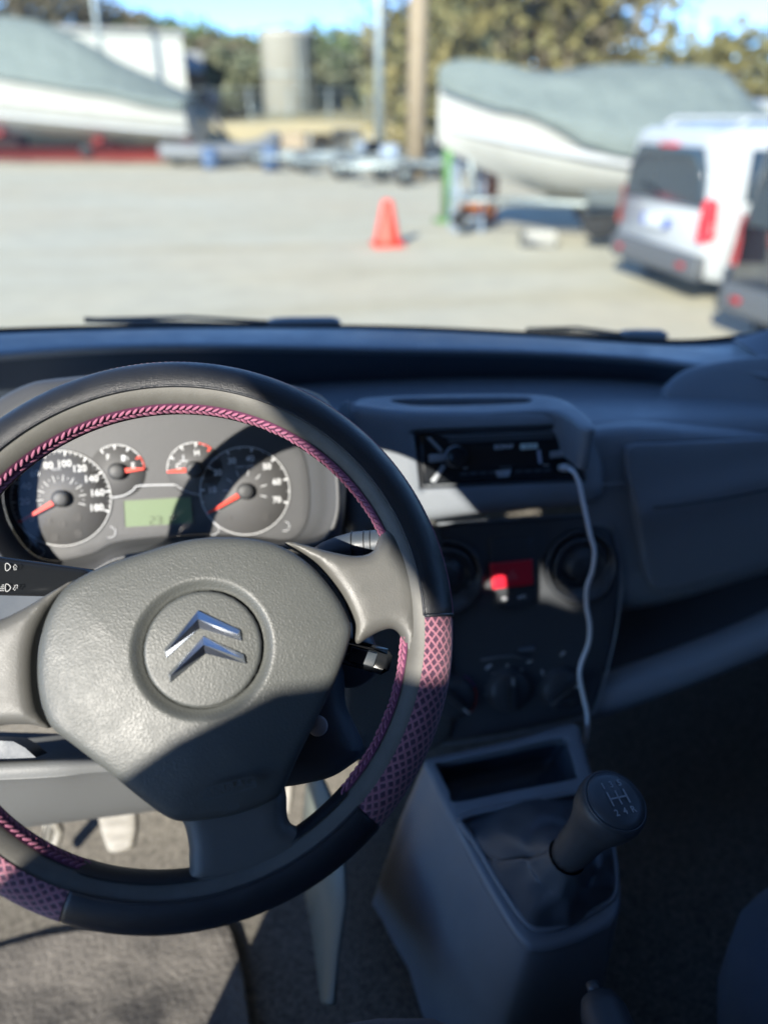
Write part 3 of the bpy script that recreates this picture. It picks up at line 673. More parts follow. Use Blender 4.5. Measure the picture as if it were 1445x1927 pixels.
glo = [(1188, 838), (1260, 834), (1350, 830), (1450, 826), (1620, 824), (1640, 1000), (1540, 1030), (1450, 1060), (1350, 1090), (1270, 1110), (1234, 1111), (1215, 1085), (1206, 1020), (1192, 940), (1178, 868)]
gb = obj('glove_box_lid', relief(px(GF, glo, .010, 4), GF, h=.010, r=.004, depth=.016, step=.012, hf=lambda u, v: .006 * np.exp(-((v - .012 - .16 * (u - GF.uv(1235, 955)[0])) / .02) ** 2)), 'dash', da)
obj('lid_gap', stroke(GF, [A(q) for q in px(GF, glo, .004, 4)], .005, .0035, True), 'panel', gb)
cre = [(1228, 955), (1290, 948), (1370, 936), (1460, 918), (1600, 890)]
obj('grip_crease', tube([GF.pw(x, y, .0150) for x, y in cre], .0016, 6), 'dash_dark', gb)
# radio pod
podo = [(655, 775), (672, 758), (760, 768), (900, 770), (1040, 767), (1088, 776), (1122, 802), (1137, 850), (1145, 905), (1138, 935), (1112, 950), (1060, 956), (930, 966), (800, 984), (700, 1000), (655, 1000)]
hp = .032; rad = [(778, 809), (1088, 797), (1103, 907), (790, 921)]
pod = obj('radio_pod', relief(px(SF, podo, hp, 5), SF, h=hp, r=.016, depth=.13, step=.009, holes=[resample(px(SF, rad, hp), .01)], hole_depth=.05), 'dash', da)
TF = Frame(W(900, 768, Y=.815), (0, -.04, 1))
tro = [(668, 772), (672, 752), (720, 745), (850, 741), (990, 741), (1050, 748), (1085, 765), (1120, 800), (1100, 806), (1040, 775), (900, 779), (760, 778), (690, 776)]
trh = [(735, 754), (760, 750), (900, 748), (985, 748), (1000, 752), (985, 758), (880, 762), (800, 763), (765, 761)]
obj('pod_tray', relief(px(TF, tro, .003, 5), TF, h=.003, r=.004, depth=.05, step=.008, holes=[px(TF, trh, .003, 4)], hole_depth=.02), 'dash', da)
obj('tray_floor', relief(px(TF, [(730, 756), (880, 744), (1010, 752), (880, 766)], -.012, 4), TF, h=-.014, r=0, depth=.002, step=.02), 'panel', da)
# centre panel
cp = [(640, 1006), (800, 992), (1000, 978), (1100, 972), (1143, 986), (1160, 1035), (1164, 1105), (1156, 1180), (1138, 1260), (1120, 1325), (1100, 1344), (1000, 1370), (900, 1388), (820, 1397), (640, 1412)]
vr = (1092, 1066); vl = (838, 1086)
def circ(fr, c, r, n=40, h=0, sx=1): cc = fr.uv(*c, h); return [A((cc[0] + r * sx * math.cos(a), cc[1] + r * math.sin(a))) for a in np.linspace(0, 2 * math.pi, n, endpoint=False)]
VR = .0425
cpo = obj('centre_panel', relief(px(SF, cp, 0, 4), SF, h=0, r=.004, depth=.03, step=.009, holes=[circ(SF, vr, VR), circ(SF, vl, VR)], hole_depth=.03), 'panel', da)
obj('panel_edge', tube([SF.pw(x, y, .001) for x, y in cr([(1100, 969), (1147, 984), (1164, 1035), (1168, 1105), (1160, 1180), (1142, 1262), (1122, 1330), (1100, 1349), (1000, 1375), (900, 1393), (820, 1402)], 5)], .0014, 8), 'dash', cpo)
obj('panel_top_edge', tube([SF.pw(x, y, .002) for x, y in [(640, 1003), (800, 988), (1000, 974), (1100, 968)]], .002, 8), 'dash', cpo)
for c, tl in ((vr, (.10, .16)), (vl, (.05, .2))):
    o = SF.pw(*c); v = obj('air_vent', lathe(o, SF.n, [(VR + .006, 0), (VR + .0062, .004), (VR + .003, .007), (VR - .001, .006), (VR - .003, -.004), (VR - .004, -.025), (0, -.025)]), 'vent', da)
    nn = SF.n + SF.u * tl[0] - SF.v * tl[1]; r = VR - .0045
    obj('vent_disc', lathe(o, nn, [(r, -.008), (r, .001), (r - .002, .0035), (r - .006, .003), (r * .70, -.001), (r * .52, -.0005), (r * .46, .006), (r * .36, .0075), (0, .008)], sx=1), 'vent', v)
    f2 = Frame(o, nn); obj('vent_slats', join(stroke(f2, arc((0, .02), r * 1.15, -130, -50, 16), .0022, .0045), stroke(f2, arc((0, .006), r * .74, -170, -10, 20), .0018, .0048)), 'gloss', v)
# hazard switch module
hm = [(921, 1018), (935, 1011), (985, 1008), (1002, 1014), (1008, 1060), (1008, 1125), (998, 1140), (945, 1146), (930, 1135), (924, 1075)]
sm_ = obj('switch_block', relief(px(SF, hm, .003, 3), SF, h=.004, r=.002, depth=.006, step=.006), 'vent', da)
hz = obj('hazard_button', relief(px(SF, [(923, 1061), (1002, 1053), (1004, 1100), (928, 1109)], .008), SF, h=.009, r=.0015, depth=.008, step=.004), 'haz', da)
tq = SF.uv(964, 1083, .009)
tri = lambda s: [(tq[0], tq[1] + .0062 * s), (tq[0] + .0058 * s, tq[1] - .0042 * s), (tq[0] - .0058 * s, tq[1] - .0042 * s)]
obj('warning_triangle', join(stroke(SF, tri(1), .0008, .0093, True), stroke(SF, tri(.5), .0007, .0093, True)), mat('pink_print', (.75, .35, .38), .5), hz)
q = SF.uv(948, 1127, .0045); q2 = SF.uv(981, 1123, .0045)
obj('lock_symbols', join(stroke(SF, [(q[0] - .003, q[1]), (q[0] + .0035, q[1])], .0042, .0046), stroke(SF, [(q[0] + .003, q[1] - .001), (q[0] + .006, q[1] + .001)], .001, .0046), stroke(SF, [(q2[0] - .005, q2[1] - .001), (q2[0] + .003, q2[1] + .0005)], .0026, .0046), stroke(SF, arc((q2[0] + .003, q2[1]), .0025, -90, 120, 8), .0009, .0046)), 'greyprint', sm_)
# heater controls
def knob(c, ang, r=.0265):
    o = SF.pw(*c); cc = SF.uv(*c); k = obj('heater_knob', lathe(o, SF.n, [(r * 1.1, .0005), (r * 1.1, .002), (r, .003), (r * .96, .010), (r * .90, .012), (r * .3, .0125), (0, .0125)]), 'vent', da)
    v = A((math.cos(R(ang)), math.sin(R(ang)))); 
    rot = Matrix((tuple(SF.u * v[0] + SF.v * v[1]), tuple(-SF.u * v[1] + SF.v * v[0]), tuple(SF.n))).transposed()
    obj('knob_grip', box(o + SF.n * .016, (r * 1.75, .0085, .010), rot, .003), 'panel', k)
    obj('pointer', stroke(SF, [cc + v * r * .45, cc + v * r * .82], .0016, .0214), 'white', k)
    return cc, k
k1, K1 = knob((851, 1312), -45); k2, K2 = knob((956, 1298), 90); k3, K3 = knob((1055, 1296), 35)
obj('red_arc', stroke(SF, arc(k1, .0290, -45, 60, 20), .0036, .0012), 'orange', K1)
obj('blue_arc', stroke(SF, arc(k1, .0305, 20, 60, 10), .0010, .0018), 'bluep', K1)
def icon(cx, cy, s, kind, h=.0012):
    q = SF.uv(cx, cy)
    if kind == 0: return stroke(SF, [(q[0] - s, q[1]), (q[0] + s, q[1] + s * .3)], s * 1.0, h)
    if kind == 1: return stroke(SF, arc(q, s * .9, 0, 360, 10), s * .7, h, True)
    if kind == 2: return join(stroke(SF, arc((q[0], q[1] + s), s * .5, 0, 360, 8), s * .5, h, True), stroke(SF, [(q[0], q[1] + s * .5), (q[0] + s * .3, q[1] - s), (q[0] + s * 1.1, q[1] - s)], s * .5, h))
    return stroke(SF, [(q[0] - s, q[1] - s * .5), (q[0], q[1] + s * .6), (q[0] + s, q[1] + s * .8)], s * .8, h)
ic = [(919, 1256, .0036, 3), (928, 1270, .0016, 2), (954, 1254, .0020, 2), (979, 1262, .0022, 1), (988, 1288, .0024, 2), (986, 1300, .0018, 1), (915, 1296, .0018, 2), (916, 1305, .0020, 1), (995, 1244, .0036, 0), (1058, 1231, .0032, 3), (1019, 1266, .0024, 2), (1022, 1310, .0026, 2), (1082, 1303, .0032, 1), (869, 1342, .0034, 1)]
for i in ic: obj('heater_symbol', icon(*i), 'greyprint', cpo)
obj('vent_slider', join(tube([SF.pw(905, 1242, .003), SF.pw(935, 1236, .003), SF.pw(965, 1234, .003), SF.pw(1000, 1243, .003)], .0012, 6), box(SF.pw(990, 1221, .003), (.022, .006, .003), None, .001)), 'dash', cpo)
# driver side: ribbed panel beside the column, binnacle hood, knee panel
obj('side_panel', relief(px(SF, [(628, 865), (720, 845), (830, 1000), (845, 1200), (845, 1396), (700, 1412), (664, 1398), (650, 1340), (646, 1270), (600, 1200), (560, 1100), (560, 1010)], .008, 3), SF, h=.008, r=.004, depth=.05, step=.012), 'hatch', da)
# hood top over the gauges: from the opening back to the shelf
rr3 = px(CF, op, OPH, 4); rim3 = [CF.w(*q, OPH) for q in rr3]
hood_pts = [( -60, 930), (-70, 840), (-20, 768), (40, 728), (110, 712), (300, 700), (480, 715), (600, 742), (640, 800), (650, 880), (648, 960), (640, 1015)]
in_pts = [(-30, 930), (-15, 850), (20, 812), (70, 785), (130, 764), (300, 744), (470, 750), (570, 782), (618, 830), (636, 890), (636, 960), (612, 1016)]
h1 = [CF.pw(*p, OPH) for p in in_pts]; h2 = [CF.pw(*p, OPH - .002) + A((0, .004, .004)) for p in [((a[0] + b[0]) / 2, (a[1] + b[1]) / 2) for a, b in zip(in_pts, hood_pts)]]
h3 = [W(*p, Y=(CF.pw(*p, OPH)[1] + .035)) for p in hood_pts]; h4 = [p + A((0, .14, -.05)) for p in h3]; h5 = [A((p[0], .98, min(p[2] - .02, HC - .345))) for p in h3]
obj('binnacle_hood', sheet([h1, h2, h3, h4, h5], 4), 'hood', da)
# pocket + knee panel, left under the wheel
kp = spatch([[(-200, 1340, .56), (-60, 1372, .56), (100, 1380, .56), (260, 1385, .57), (420, 1390, .58)],
             [(-200, 1418, .53), (-60, 1425, .53), (100, 1427, .53), (200, 1424, .54), (420, 1420, .55)],
             [(-200, 1436, .505), (-60, 1436, .505), (100, 1430, .505), (200, 1427, .51), (420, 1420, .52)],
             [(-200, 1470, .495), (-60, 1468, .495), (100, 1460, .495), (200, 1450, .50), (420, 1440, .51)],
             [(-200, 1482, .50), (-60, 1480, .50), (100, 1472, .50), (200, 1462, .505), (420, 1450, .515)],
             [(-200, 1580, .535), (-60, 1562, .535), (60, 1548, .535), (280, 1519, .54), (420, 1500, .55)],
             [(-200, 1590, .60), (-60, 1570, .60), (60, 1556, .60), (280, 1528, .60), (420, 1510, .60)]], 5)
kpo = obj('knee_panel', kp, 'knee', da)
obj('storage_pocket', relief(px(WF, [(-120, 1392), (-10, 1392), (30, 1394), (52, 1406), (72, 1424), (30, 1426), (-120, 1428)], -.16, 0), WF, h=-.155, r=0, depth=.03, step=.02), 'dash_dark', kpo)
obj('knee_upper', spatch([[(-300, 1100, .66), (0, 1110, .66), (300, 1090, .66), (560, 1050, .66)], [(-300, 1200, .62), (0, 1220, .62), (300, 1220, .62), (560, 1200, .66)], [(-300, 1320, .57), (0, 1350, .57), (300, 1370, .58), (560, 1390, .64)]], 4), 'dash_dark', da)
# lower passenger shelf rail and the dark cavity behind it
rl = [(1085, 1318, .70), (1130, 1308, .70), (1200, 1284, .70), (1290, 1252, .70), (1380, 1216, .70), (1450, 1185, .70), (1600, 1110, .70), (1750, 1030, .70)]
rp = cr([W(x, y, Y=Y) for x, y, Y in rl], 4)
rings = [[p + A((0, .030 * math.cos(q), .0225 * math.sin(q))) for q in np.linspace(0, 2 * math.pi, 20, endpoint=False)] for p in rp]
obj('lower_shelf', loft(rings), 'dash', da)
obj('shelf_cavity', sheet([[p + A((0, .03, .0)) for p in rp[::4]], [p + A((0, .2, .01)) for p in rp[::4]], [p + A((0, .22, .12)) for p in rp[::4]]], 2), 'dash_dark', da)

# ================================================================== radio
ra = thing('car_radio', SF.pw(940, 865), 'black car radio with round volume knob set in the dashboard pod', 'car radio')
RH = .027; fpx = [(788, 818), (1082, 806), (1095, 899), (797, 913)]
obj('faceplate', relief(px(SF, fpx, RH), SF, h=RH, r=.003, depth=.03, step=.01), 'gloss', ra)
obj('trim_frame', stroke(SF, px(SF, [(783, 813), (1085, 801), (1099, 904), (793, 918)], RH), .004, RH + .002, True), 'vent', ra)
u_ = lambda x, y, h=RH: SF.uv(x, y, h)
obj('disc_slot', relief(px(SF, [(838, 821), (1046, 813), (1040, 826), (846, 834)], RH), SF, h=RH + .001, r=.0005, depth=.001, step=.01), 'panel', ra)
obj('slot_lip', stroke(SF, [u_(830, 821), u_(1052, 812)], .0012, RH + .0020), 'dash', ra)
obj('screen', relief(px(SF, [(880, 842), (1016, 836), (1018, 876), (882, 882)], RH), SF, h=RH + .0015, r=.0006, depth=.002, step=.01), mat('screen_off', (.022, .020, .020), .15), ra)
bars = [[(801, 823), (808, 823), (833, 848), (828, 852)], [(806, 856), (836, 854), (836, 868), (806, 870)], [(832, 874), (838, 877), (818, 908), (810, 905)], [(1062, 820), (1070, 817), (1060, 846), (1055, 845)], [(1034, 850), (1083, 845), (1084, 857), (1034, 862)]]
for b_ in bars: obj('chrome_bar', relief(px(SF, b_, RH), SF, h=RH + .003, r=.0008, depth=.003, step=.004), 'silver', ra)
kc = SF.pw(857, 859, RH + .004); obj('volume_knob', lathe(kc, SF.n, [(.0118, -.004), (.0118, .008), (.0105, .010), (.0095, .0092), (0, .0098)]), 'gloss', ra)
obj('knob_ring', lathe(kc, SF.n, [(.0126, -.003), (.0126, .0015), (.0118, .002)]), 'silver', ra)
q = u_(947, 841); obj('brand_lettering', text('SONY', SF, q[0], q[1], .0072, RH + .0016, bold=.02, sx=1.25), 'greyprint', ra)
q = u_(994, 840); obj('badge', relief([(q[0] + a * .0105, q[1] + b * .0032) for a, b in ((-1, -1), (1, -1), (1, 1), (-1, 1))], SF, h=RH + .0022, r=.0005, depth=.002, step=.004), mat('badge', (.62, .72, .66), .4), ra)
obj('badge_marks', join(stroke(SF, [(q[0] - .003, q[1]), (q[0] - .001, q[1])], .003, RH + .0024), stroke(SF, [(q[0] + .003, q[1] + .0004), (q[0] + .006, q[1])], .0018, RH + .0024)), 'panel', ra)
obj('screen_glint', stroke(SF, [u_(1012, 847), u_(1015, 872)], .0042, RH + .0024), mat('painted_glint', (.40, .44, .55), .3), ra)  # reflection on the screen painted as a pale strip
q = u_(945, 892)
obj('release_button', relief([(q[0] - .009, q[1] + .004), (q[0] - .006, q[1] - .004), (q[0] + .007, q[1] - .004), (q[0] + .010, q[1] + .0045)], SF, h=RH + .003, r=.0008, depth=.003, step=.004), 'silver', ra)
for i in range(9):
    if i == 4: continue
    x = 872 + i * 18 if i < 4 else 885 + i * 18
    q = u_(x, 892 - i * .9); obj('preset_button', relief([(q[0] - .0045, q[1] - .0018), (q[0] + .0045, q[1] - .0018), (q[0] + .0045, q[1] + .0018), (q[0] - .0045, q[1] + .0018)], SF, h=RH + .002, r=.0004, depth=.002, step=.003), 'dash_dark', ra)
for x, y, l in ((871, 881, 8), (892, 880, 18), (924, 879, 3), (940, 879, 20), (975, 877, 7), (1020, 875, 12), (930, 874, 30)): obj('button_legend', stroke(SF, [u_(x, y), u_(x + l, y - l * .04)], .0010, RH + .0012), 'greyprint', ra)

# ================================================================== centre console
cc_ = thing('centre_console', KF.w(.2, -.1, -.28), 'dark grey centre console with an open tray, between the footwells', 'centre console')
co_px = [(797, 1428), (850, 1412), (960, 1388), (1078, 1356), (1096, 1385), (1112, 1440), (1130, 1490), (1150, 1560), (1166, 1630), (1170, 1690), (1158, 1730), (1120, 1755), (1060, 1778), (1010, 1786), (980, 1768), (930, 1690), (880, 1600), (835, 1515), (812, 1465)]
tr_px = [(820, 1436), (850, 1430), (960, 1408), (1058, 1388), (1070, 1405), (1084, 1455), (1075, 1466), (960, 1488), (858, 1508), (846, 1490), (826, 1450)]
ga_px = [(866, 1550), (878, 1536), (920, 1526), (1010, 1508), (1100, 1490), (1122, 1490), (1134, 1520), (1150, 1590), (1158, 1650), (1152, 1688), (1120, 1712), (1060, 1742), (1015, 1750), (985, 1732), (940, 1665), (895, 1590)]
cob = px(KF, co_px, 0, 4)
obj('console_top', relief(cob, KF, h=0, r=.008, depth=.014, step=.009, holes=[px(KF, tr_px, 0, 3), px(KF, ga_px, 0, 3)], hole_depth=.012), 'dash', cc_)
top_ = [KF.w(*q, -.012) for q in cob]; cen = np.mean(top_, 0); bot = []
for p in top_:
    z = HC - .945; q = p.copy(); q[2] = z
    left = max(0, (cen[0] + .02 - p[0]) / .12); q[0] -= .055 * min(left, 1.2); q[1] -= .02 if p[1] < cen[1] else -.02; bot.append(q)
mid = [(a * .6 + b * .4) + A((-.004, 0, 0)) for a, b in zip(top_, bot)]
obj('console_body', loft([top_, mid, bot]), 'dash', cc_)
trb = px(KF, tr_px, 0, 3); t0 = [KF.w(*q, -.004) for q in trb]; tc_ = np.mean(t0, 0)
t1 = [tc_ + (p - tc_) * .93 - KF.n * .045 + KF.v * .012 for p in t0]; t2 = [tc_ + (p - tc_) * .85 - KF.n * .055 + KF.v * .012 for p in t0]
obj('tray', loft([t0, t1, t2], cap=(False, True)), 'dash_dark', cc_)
obj('gaiter_frame', tube([KF.w(*q, .0015) for q in px(KF, ga_px, 0, 3)] + [KF.w(*px(KF, ga_px, 0, 3)[0], .0015)], .0035, 8, False), 'dash', cc_)
# gear lever
gl_ = thing('gear_lever', KF.pw(1060, 1640), 'gear lever with leather gaiter and round capped knob on the console', 'gear lever')
kb = W(1076, 1600, Z=-.585); kt = W(1153, 1512, Z=-.50); kn = kt - kb; KL = np.linalg.norm(kn)
g0 = [KF.w(*q, -.004) for q in px(KF, ga_px, 0, 3)]; n0 = len(g0); gc = np.mean(g0, 0)
base = kb - kn / KL * .012
rings = []
ax = Frame(base, kn)
angs = [math.atan2((p - gc) @ KF.v, (p - gc) @ KF.u) for p in g0]
circ_ = [ax.w(.0175 * math.cos(a), .0175 * math.sin(a)) for a in angs]
for t in np.linspace(0, 1, 34):
    ring_ = []
    for p, q, a in zip(g0, circ_, angs):
        lobe = abs(math.cos(1.5 * (a - 3.75))) ** .75                  # three soft lobes of leather with sharp creases between them
        small = math.cos(9 * a + 5 * t) * .0022 + math.cos(14 * a - 7 * t + 1) * .0013
        e = t ** (.50 + 1.25 * lobe); c = p + (q - p) * e
        z = p[2] + (q[2] - p[2]) * t ** 1.25 + math.sin(math.pi * t ** .8) * (.016 * lobe - .012)
        c = A((c[0], c[1], z)); d = c - gc; d[2] = 0; d /= np.linalg.norm(d) + 1e-9
        c = c + (d + KF.n) * small * math.sin(math.pi * t) - KF.n * .010 * math.exp(-((t - .80) / .07) ** 2) * lobe
        ring_.append(c)
    rings.append(ring_)
obj('gaiter', loft(rings), 'gaiter', gl_)
gm = obj('gear_knob', lathe(kb, kn, [(.0150, -.012), (.0170, 0), (.0180, KL * .3), (.0194, KL * .48), (.0226, KL * .64), (.0266, KL * .78), (.0284, KL * .90), (.0286, KL * .97), (.0276, KL + .003), (.0256, KL + .005)]), 'knob', gl_)
obj('knob_cap', lathe(kb, kn, [(.0252, KL + .004), (.0246, KL + .0065), (.018, KL + .0090), (0, KL + .0100)]), 'knobcap', gm)
obj('cap_ring', lathe(kb, kn, [(.0262, KL + .0030), (.0264, KL + .0054), (.0254, KL + .0062), (.0250, KL + .005)]), 'knobcap', gm)
pf = Frame(kt, kn, (1, .15, 0)); hh = .0106; pr = []
for x in (-.008, 0, .008): pr.append(stroke(pf, [(x, .006), (x, -.006)], .0014, hh))
pr.append(stroke(pf, [(-.008, 0), (.008, 0)], .0014, hh))
for s, x, y in (('1', -.008, .0115), ('3', 0, .0115), ('5', .008, .0115), ('2', -.008, -.0115), ('4', 0, -.0115), ('R', .008, -.0115)): pr.append(text(s, pf, x, y, .0075, hh - .0006, bold=.02))
obj('gear_pattern', join(*pr), 'dimprint', gm)
obj('lever_shaft', tube([gc - KF.n * .03, base], .008, 12), 'panel', gl_)
# charging cable
cb = [(1063, 880, .028), (1075, 884, .045), (1088, 905, .050), (1098, 950, .050), (1110, 1005, .050), (1118, 1038, .050), (1114, 1075, .045), (1104, 1105, .040), (1103, 1140, .035), (1109, 1175, .035), (1107, 1210, .03), (1094, 1245, .03), (1090, 1270, .03), (1096, 1305, .028), (1104, 1340, .025), (1104, 1372, .02), (1098, 1405, .008), (1092, 1440, -.04)]
ct = thing('charging_cable', SF.pw(1100, 1400, .02), 'thin white cable plugged into the radio, hanging down in front of the panel', 'cable')
obj('wire', tube(cr([SF.pw(x, y, h) for x, y, h in cb], 5), .0027, 10), 'cable', ct)
obj('plug', tube([SF.pw(1052, 880, .028), SF.pw(1062, 880, .034), SF.pw(1070, 881, .042)], [.0035, .0050, .0042], 12), 'white', ct)

# ================================================================== pedals, floor, seats, handbrake
pdl = thing('brake_pedal', W(222, 1560, Z=-.86), 'worn pale ribbed brake pedal, middle of the footwell, above the carpet', 'pedal')
PF = Frame(W(222, 1562, Z=-.84), (0, -.62, .78))
pp = [(186, 1527), (220, 1521), (252, 1522), (258, 1545), (256, 1570), (246, 1596), (208, 1604), (196, 1585), (187, 1555)]
obj('pad', relief(px(PF, pp, 0, 4), PF, h=0, r=.006, depth=.014, step=.006, hf=lambda u, v: .0016 * np.sin(v * 700)), 'pedal', pdl)
obj('arm', tube([PF.pw(222, 1545, -.012), PF.pw(210, 1490, -.03), W(200, 1400, Y=.80)], .008, 10), 'rubber', pdl)
pdl = thing('clutch_pedal', W(105, 1560, Z=-.86), 'bent pale metal clutch pedal arm left of the brake pedal', 'pedal')
obj('arm', tube([W(95, 1520, Y=.72), W(106, 1548, Y=.73), W(113, 1562, Y=.73), W(108, 1582, Y=.73), W(98, 1600, Y=.72)], .0062, 10), 'pedal', pdl)
obj('bracket', box(W(88, 1580, Y=.74), (.012, .02, .10), Matrix.Rotation(R(18), 3, 'Y'), .003), 'steel', pdl)
pdl = thing('accelerator_pedal', W(542, 1500, Z=-.86), 'narrow pale accelerator pedal at the right of the footwell', 'pedal')
AF = Frame(W(542, 1500, Z=-.80), (-.1, -.75, .65))
obj('pad', relief(px(AF, [(538, 1466), (552, 1464), (550, 1500), (545, 1532), (531, 1530), (533, 1500)], 0), AF, h=0, r=.004, depth=.012, step=.005), 'pedal', pdl)
obj('arm', tube([AF.pw(541, 1480, -.012), AF.pw(545, 1420, -.03), W(550, 1330, Y=.8)], .006, 8), 'rubber', pdl)
ca = thing('footwell_carpet', E3(-.1, .6, -.95), 'grey flecked carpet in the driver footwell under the pedals', 'carpet')
obj('floor_carpet', sheet([[E3(x, y, z) for x in (-.56, -.3, 0, .3, .6, .98)] for y, z in ((-.5, -.955), (.2, -.955), (.6, -.955), (.78, -.94), (.95, -.84), (1.12, -.66), (1.16, -.45))], 3), 'carpet', ca)
rm = thing('rubber_mat', E3(-.2, .45, -.945), 'worn grey rubber floor mat under the steering wheel', 'floor mat')
MF = Frame(E3(-.2, .45, -.948), (0, 0, 1))
obj('mat_sheet', relief(cr([A(p) for p in ((-.26, -.5), (.10, -.5), (.13, -.1), (.10, .17), (.02, .20), (-.20, .20), (-.27, .1))], 4, True), MF, h=.006, r=.004, depth=.006, step=.02), 'mat', rm)
# pale plastic duct and fabric side trim beside the console
du = thing('side_trim', W(640, 1750, Z=-.93), 'pale greenish plastic trim strip at the foot of the console', 'trim strip')
obj('upright', loft([[W(x, y, Y=Y) for x, y, Y in ((588, 1450, .62), (604, 1450, .61), (640, 1530, .60), (652, 1640, .56), (654, 1700, .53), (640, 1800, .48), (632, 1890, .44), (618, 1895, .44))], [W(x, y, Y=Y) for x, y, Y in ((586, 1452, .64), (588, 1462, .64), (600, 1560, .63), (612, 1660, .60), (618, 1720, .56), (618, 1800, .51), (616, 1880, .46), (612, 1890, .46))], [W(x, y, Y=Y) for x, y, Y in ((586, 1462, .66), (580, 1480, .66), (572, 1580, .66), (578, 1680, .63), (590, 1740, .59), (600, 1810, .53), (608, 1875, .48), (610, 1886, .47))]], closed=False), 'duct', du, mod=.004)
# handbrake tip and seats
hb = thing('handbrake', W(1120, 1915, Z=-.72), 'grey rounded handbrake grip end behind the gear lever', 'handbrake')
hp0 = W(1135, 1906, Z=-.66); obj('grip', tube([hp0 + A((-.004, -.22, .0)), hp0 + A((-.002, -.1, 0)), hp0 + A((0, -.02, 0)), hp0, hp0 + A((0, .012, 0)), hp0 + A((0, .017, 0))], [.016, .018, .020, .020, .015, .004], 16), 'knob', hb)
obj('release_button', tube([hp0 + A((0, .015, 0)), hp0 + A((0, .024, 0))], .006, 12), 'panel', hb)
def seat(label, cx, fy, ztop, name='front_seat'):
    t = thing('front_seat', E3(cx, fy - .3, -.95), label, 'seat', 'front seats')
    def rr(w, l, y0, z, k=.14):
        pts = []
        for sx, sy in ((1, 1), (-1, 1), (-1, -1), (1, -1)):
            for a in np.linspace(0, 90, 6): a = R(a + {(1, 1): 0, (-1, 1): 90, (-1, -1): 180, (1, -1): 270}[(sx, sy)]); pts.append(E3(cx + sx * (w / 2 - k) + k * math.cos(a), y0 - l / 2 + sy * (l / 2 - k) + k * math.sin(a), z))
        return pts
    obj('cushion', loft([rr(.46, .50, fy - .01, ztop - .22), rr(.50, .52, fy, ztop - .10), rr(.50, .52, fy, ztop - .04), rr(.44, .46, fy - .02, ztop - .005), rr(.2, .3, fy - .08, ztop, .09)], cap=(True, True)), 'seat', t)
    q = [[E3(cx + x * w, fy - .46 - (z - ztop) * .28 + d, z) for x, d in ((-.23, -.1), (-.25, .0), (-.2, .05), (0, .03), (.2, .05), (.25, 0), (.23, -.1))] for z, w in ((ztop - .1, 1), (ztop + .2, 1), (ztop + .45, .9), (ztop + .56, .7))]
    obj('backrest', sheet(q, 4), 'seat', t, mod=.05); obj('base', box(E3(cx, fy - .27, ztop - .3), (.4, .42, .24), None, .02), 'panel', t)
    return t
seat('dark blue fabric passenger seat at the lower right corner', .645, .46, -.71)
seat('dark blue fabric driver seat whose front edge shows below the wheel', -.06, .345, -.625)
# ================================================================== car body shell: what shades the cabin
cb_ = thing('van_cabin', E3(.2, .2, -1.8), 'white van body around the cabin, with its windscreen and driver door', 'van')
XL, XR = -.57, 1.0
def panel(pts, th, m, name, parent=cb_, holes=()):
    """flat panel from (x,y,z) corners"""
    P = [A(p) for p in pts]; n = np.cross(P[1] - P[0], P[2] - P[0]); f = Frame(P[0], n, P[1] - P[0])
    uv = [A(((p - f.o) @ f.u, (p - f.o) @ f.v)) for p in P]; hs = [[A(((A(p) - f.o) @ f.u, (A(p) - f.o) @ f.v)) for p in h] for h in holes]
    return obj(name, relief(uv, f, h=0, r=0, depth=th, step=.2, holes=hs), m, parent, smooth=False)
gap = [(XL, .98, -.87), (XL, .98, -.38), (XL, .66, -.14), (XL, .34, .08), (XL, .0, .20), (XL, -.28, .32), (XL, -.48, .395), (XL, -.75, .375), (XL, -1.0, .365), (XL, -.98, .355), (XL, -.86, .33), (XL, -.76, .30), (XL, -.64, .242), (XL, -.55, .165), (XL, -.47, .082), (XL, -.38, -.03), (XL, -.34, -.1), (XL, -.47, -.16), (XL, -.47, -.19), (XL, -.34, -.26), (XL, -.30, -.87)]  # unseen opening, its edges shaped to place sun and shadow on the wheel
panel([E3(XL, 1.05, -1.0), E3(XL, 1.05, -.26), E3(XL, .34, .56), E3(XL, -1.46, .56), E3(XL, -1.4, -1.0)], .05, 'door', 'side_sun_mask', holes=[[E3(*p) for p in gap]])
# the driver door stands open, hinged at its front edge
hx = lambda u, z: E3(XL - .06 - u * .93, 1.02 - u * .36, z)
dgl = [hx(.08, -.28), hx(.30, .12), hx(.88, .14), hx(.90, -.30)]
dr = panel([hx(0, -.92), hx(0, -.26), hx(.27, .18), hx(.95, .20), hx(.99, -.30), hx(.99, -.92)], .05, 'door', 'driver_door', holes=[dgl])
obj('window_pane', (dgl, [(0, 1, 2, 3)]), 'sideglass', dr, smooth=False)
winr = [E3(XR, .62, -.24), E3(XR, .30, .16), E3(XR, -.40, .18), E3(XR, -.40, -.24)]
dr2 = panel([E3(XR, 1.05, -1.0), E3(XR, 1.05, -.30), E3(XR, .30, .47), E3(XR, -1.4, .47), E3(XR, -1.4, -1.0)], .05, 'door', 'passenger_door', holes=[winr])
obj('window_pane', (winr, [(0, 1, 2, 3)]), 'sideglass', dr2, smooth=False)
rf = sheet([[E3(x, y, z + .02 * (1 - ((x - .2) / .8) ** 2)) for x in (XL - .1, -.2, .2, .6, XR + .1)] for y, z in ((.42, .455), (.0, .48), (-.6, .485), (-1.5, .485))], 3)
obj('roof', rf, 'headliner', cb_, mod=.04)
obj('bulkhead', box(E3(.2, -1.44, -.25), (1.8, .04, 1.6)), 'headliner', cb_, smooth=False)
obj('floor_pan', box(E3(.2, -.1, -1.0), (1.7, 2.6, .05)), 'panel', cb_, smooth=False)
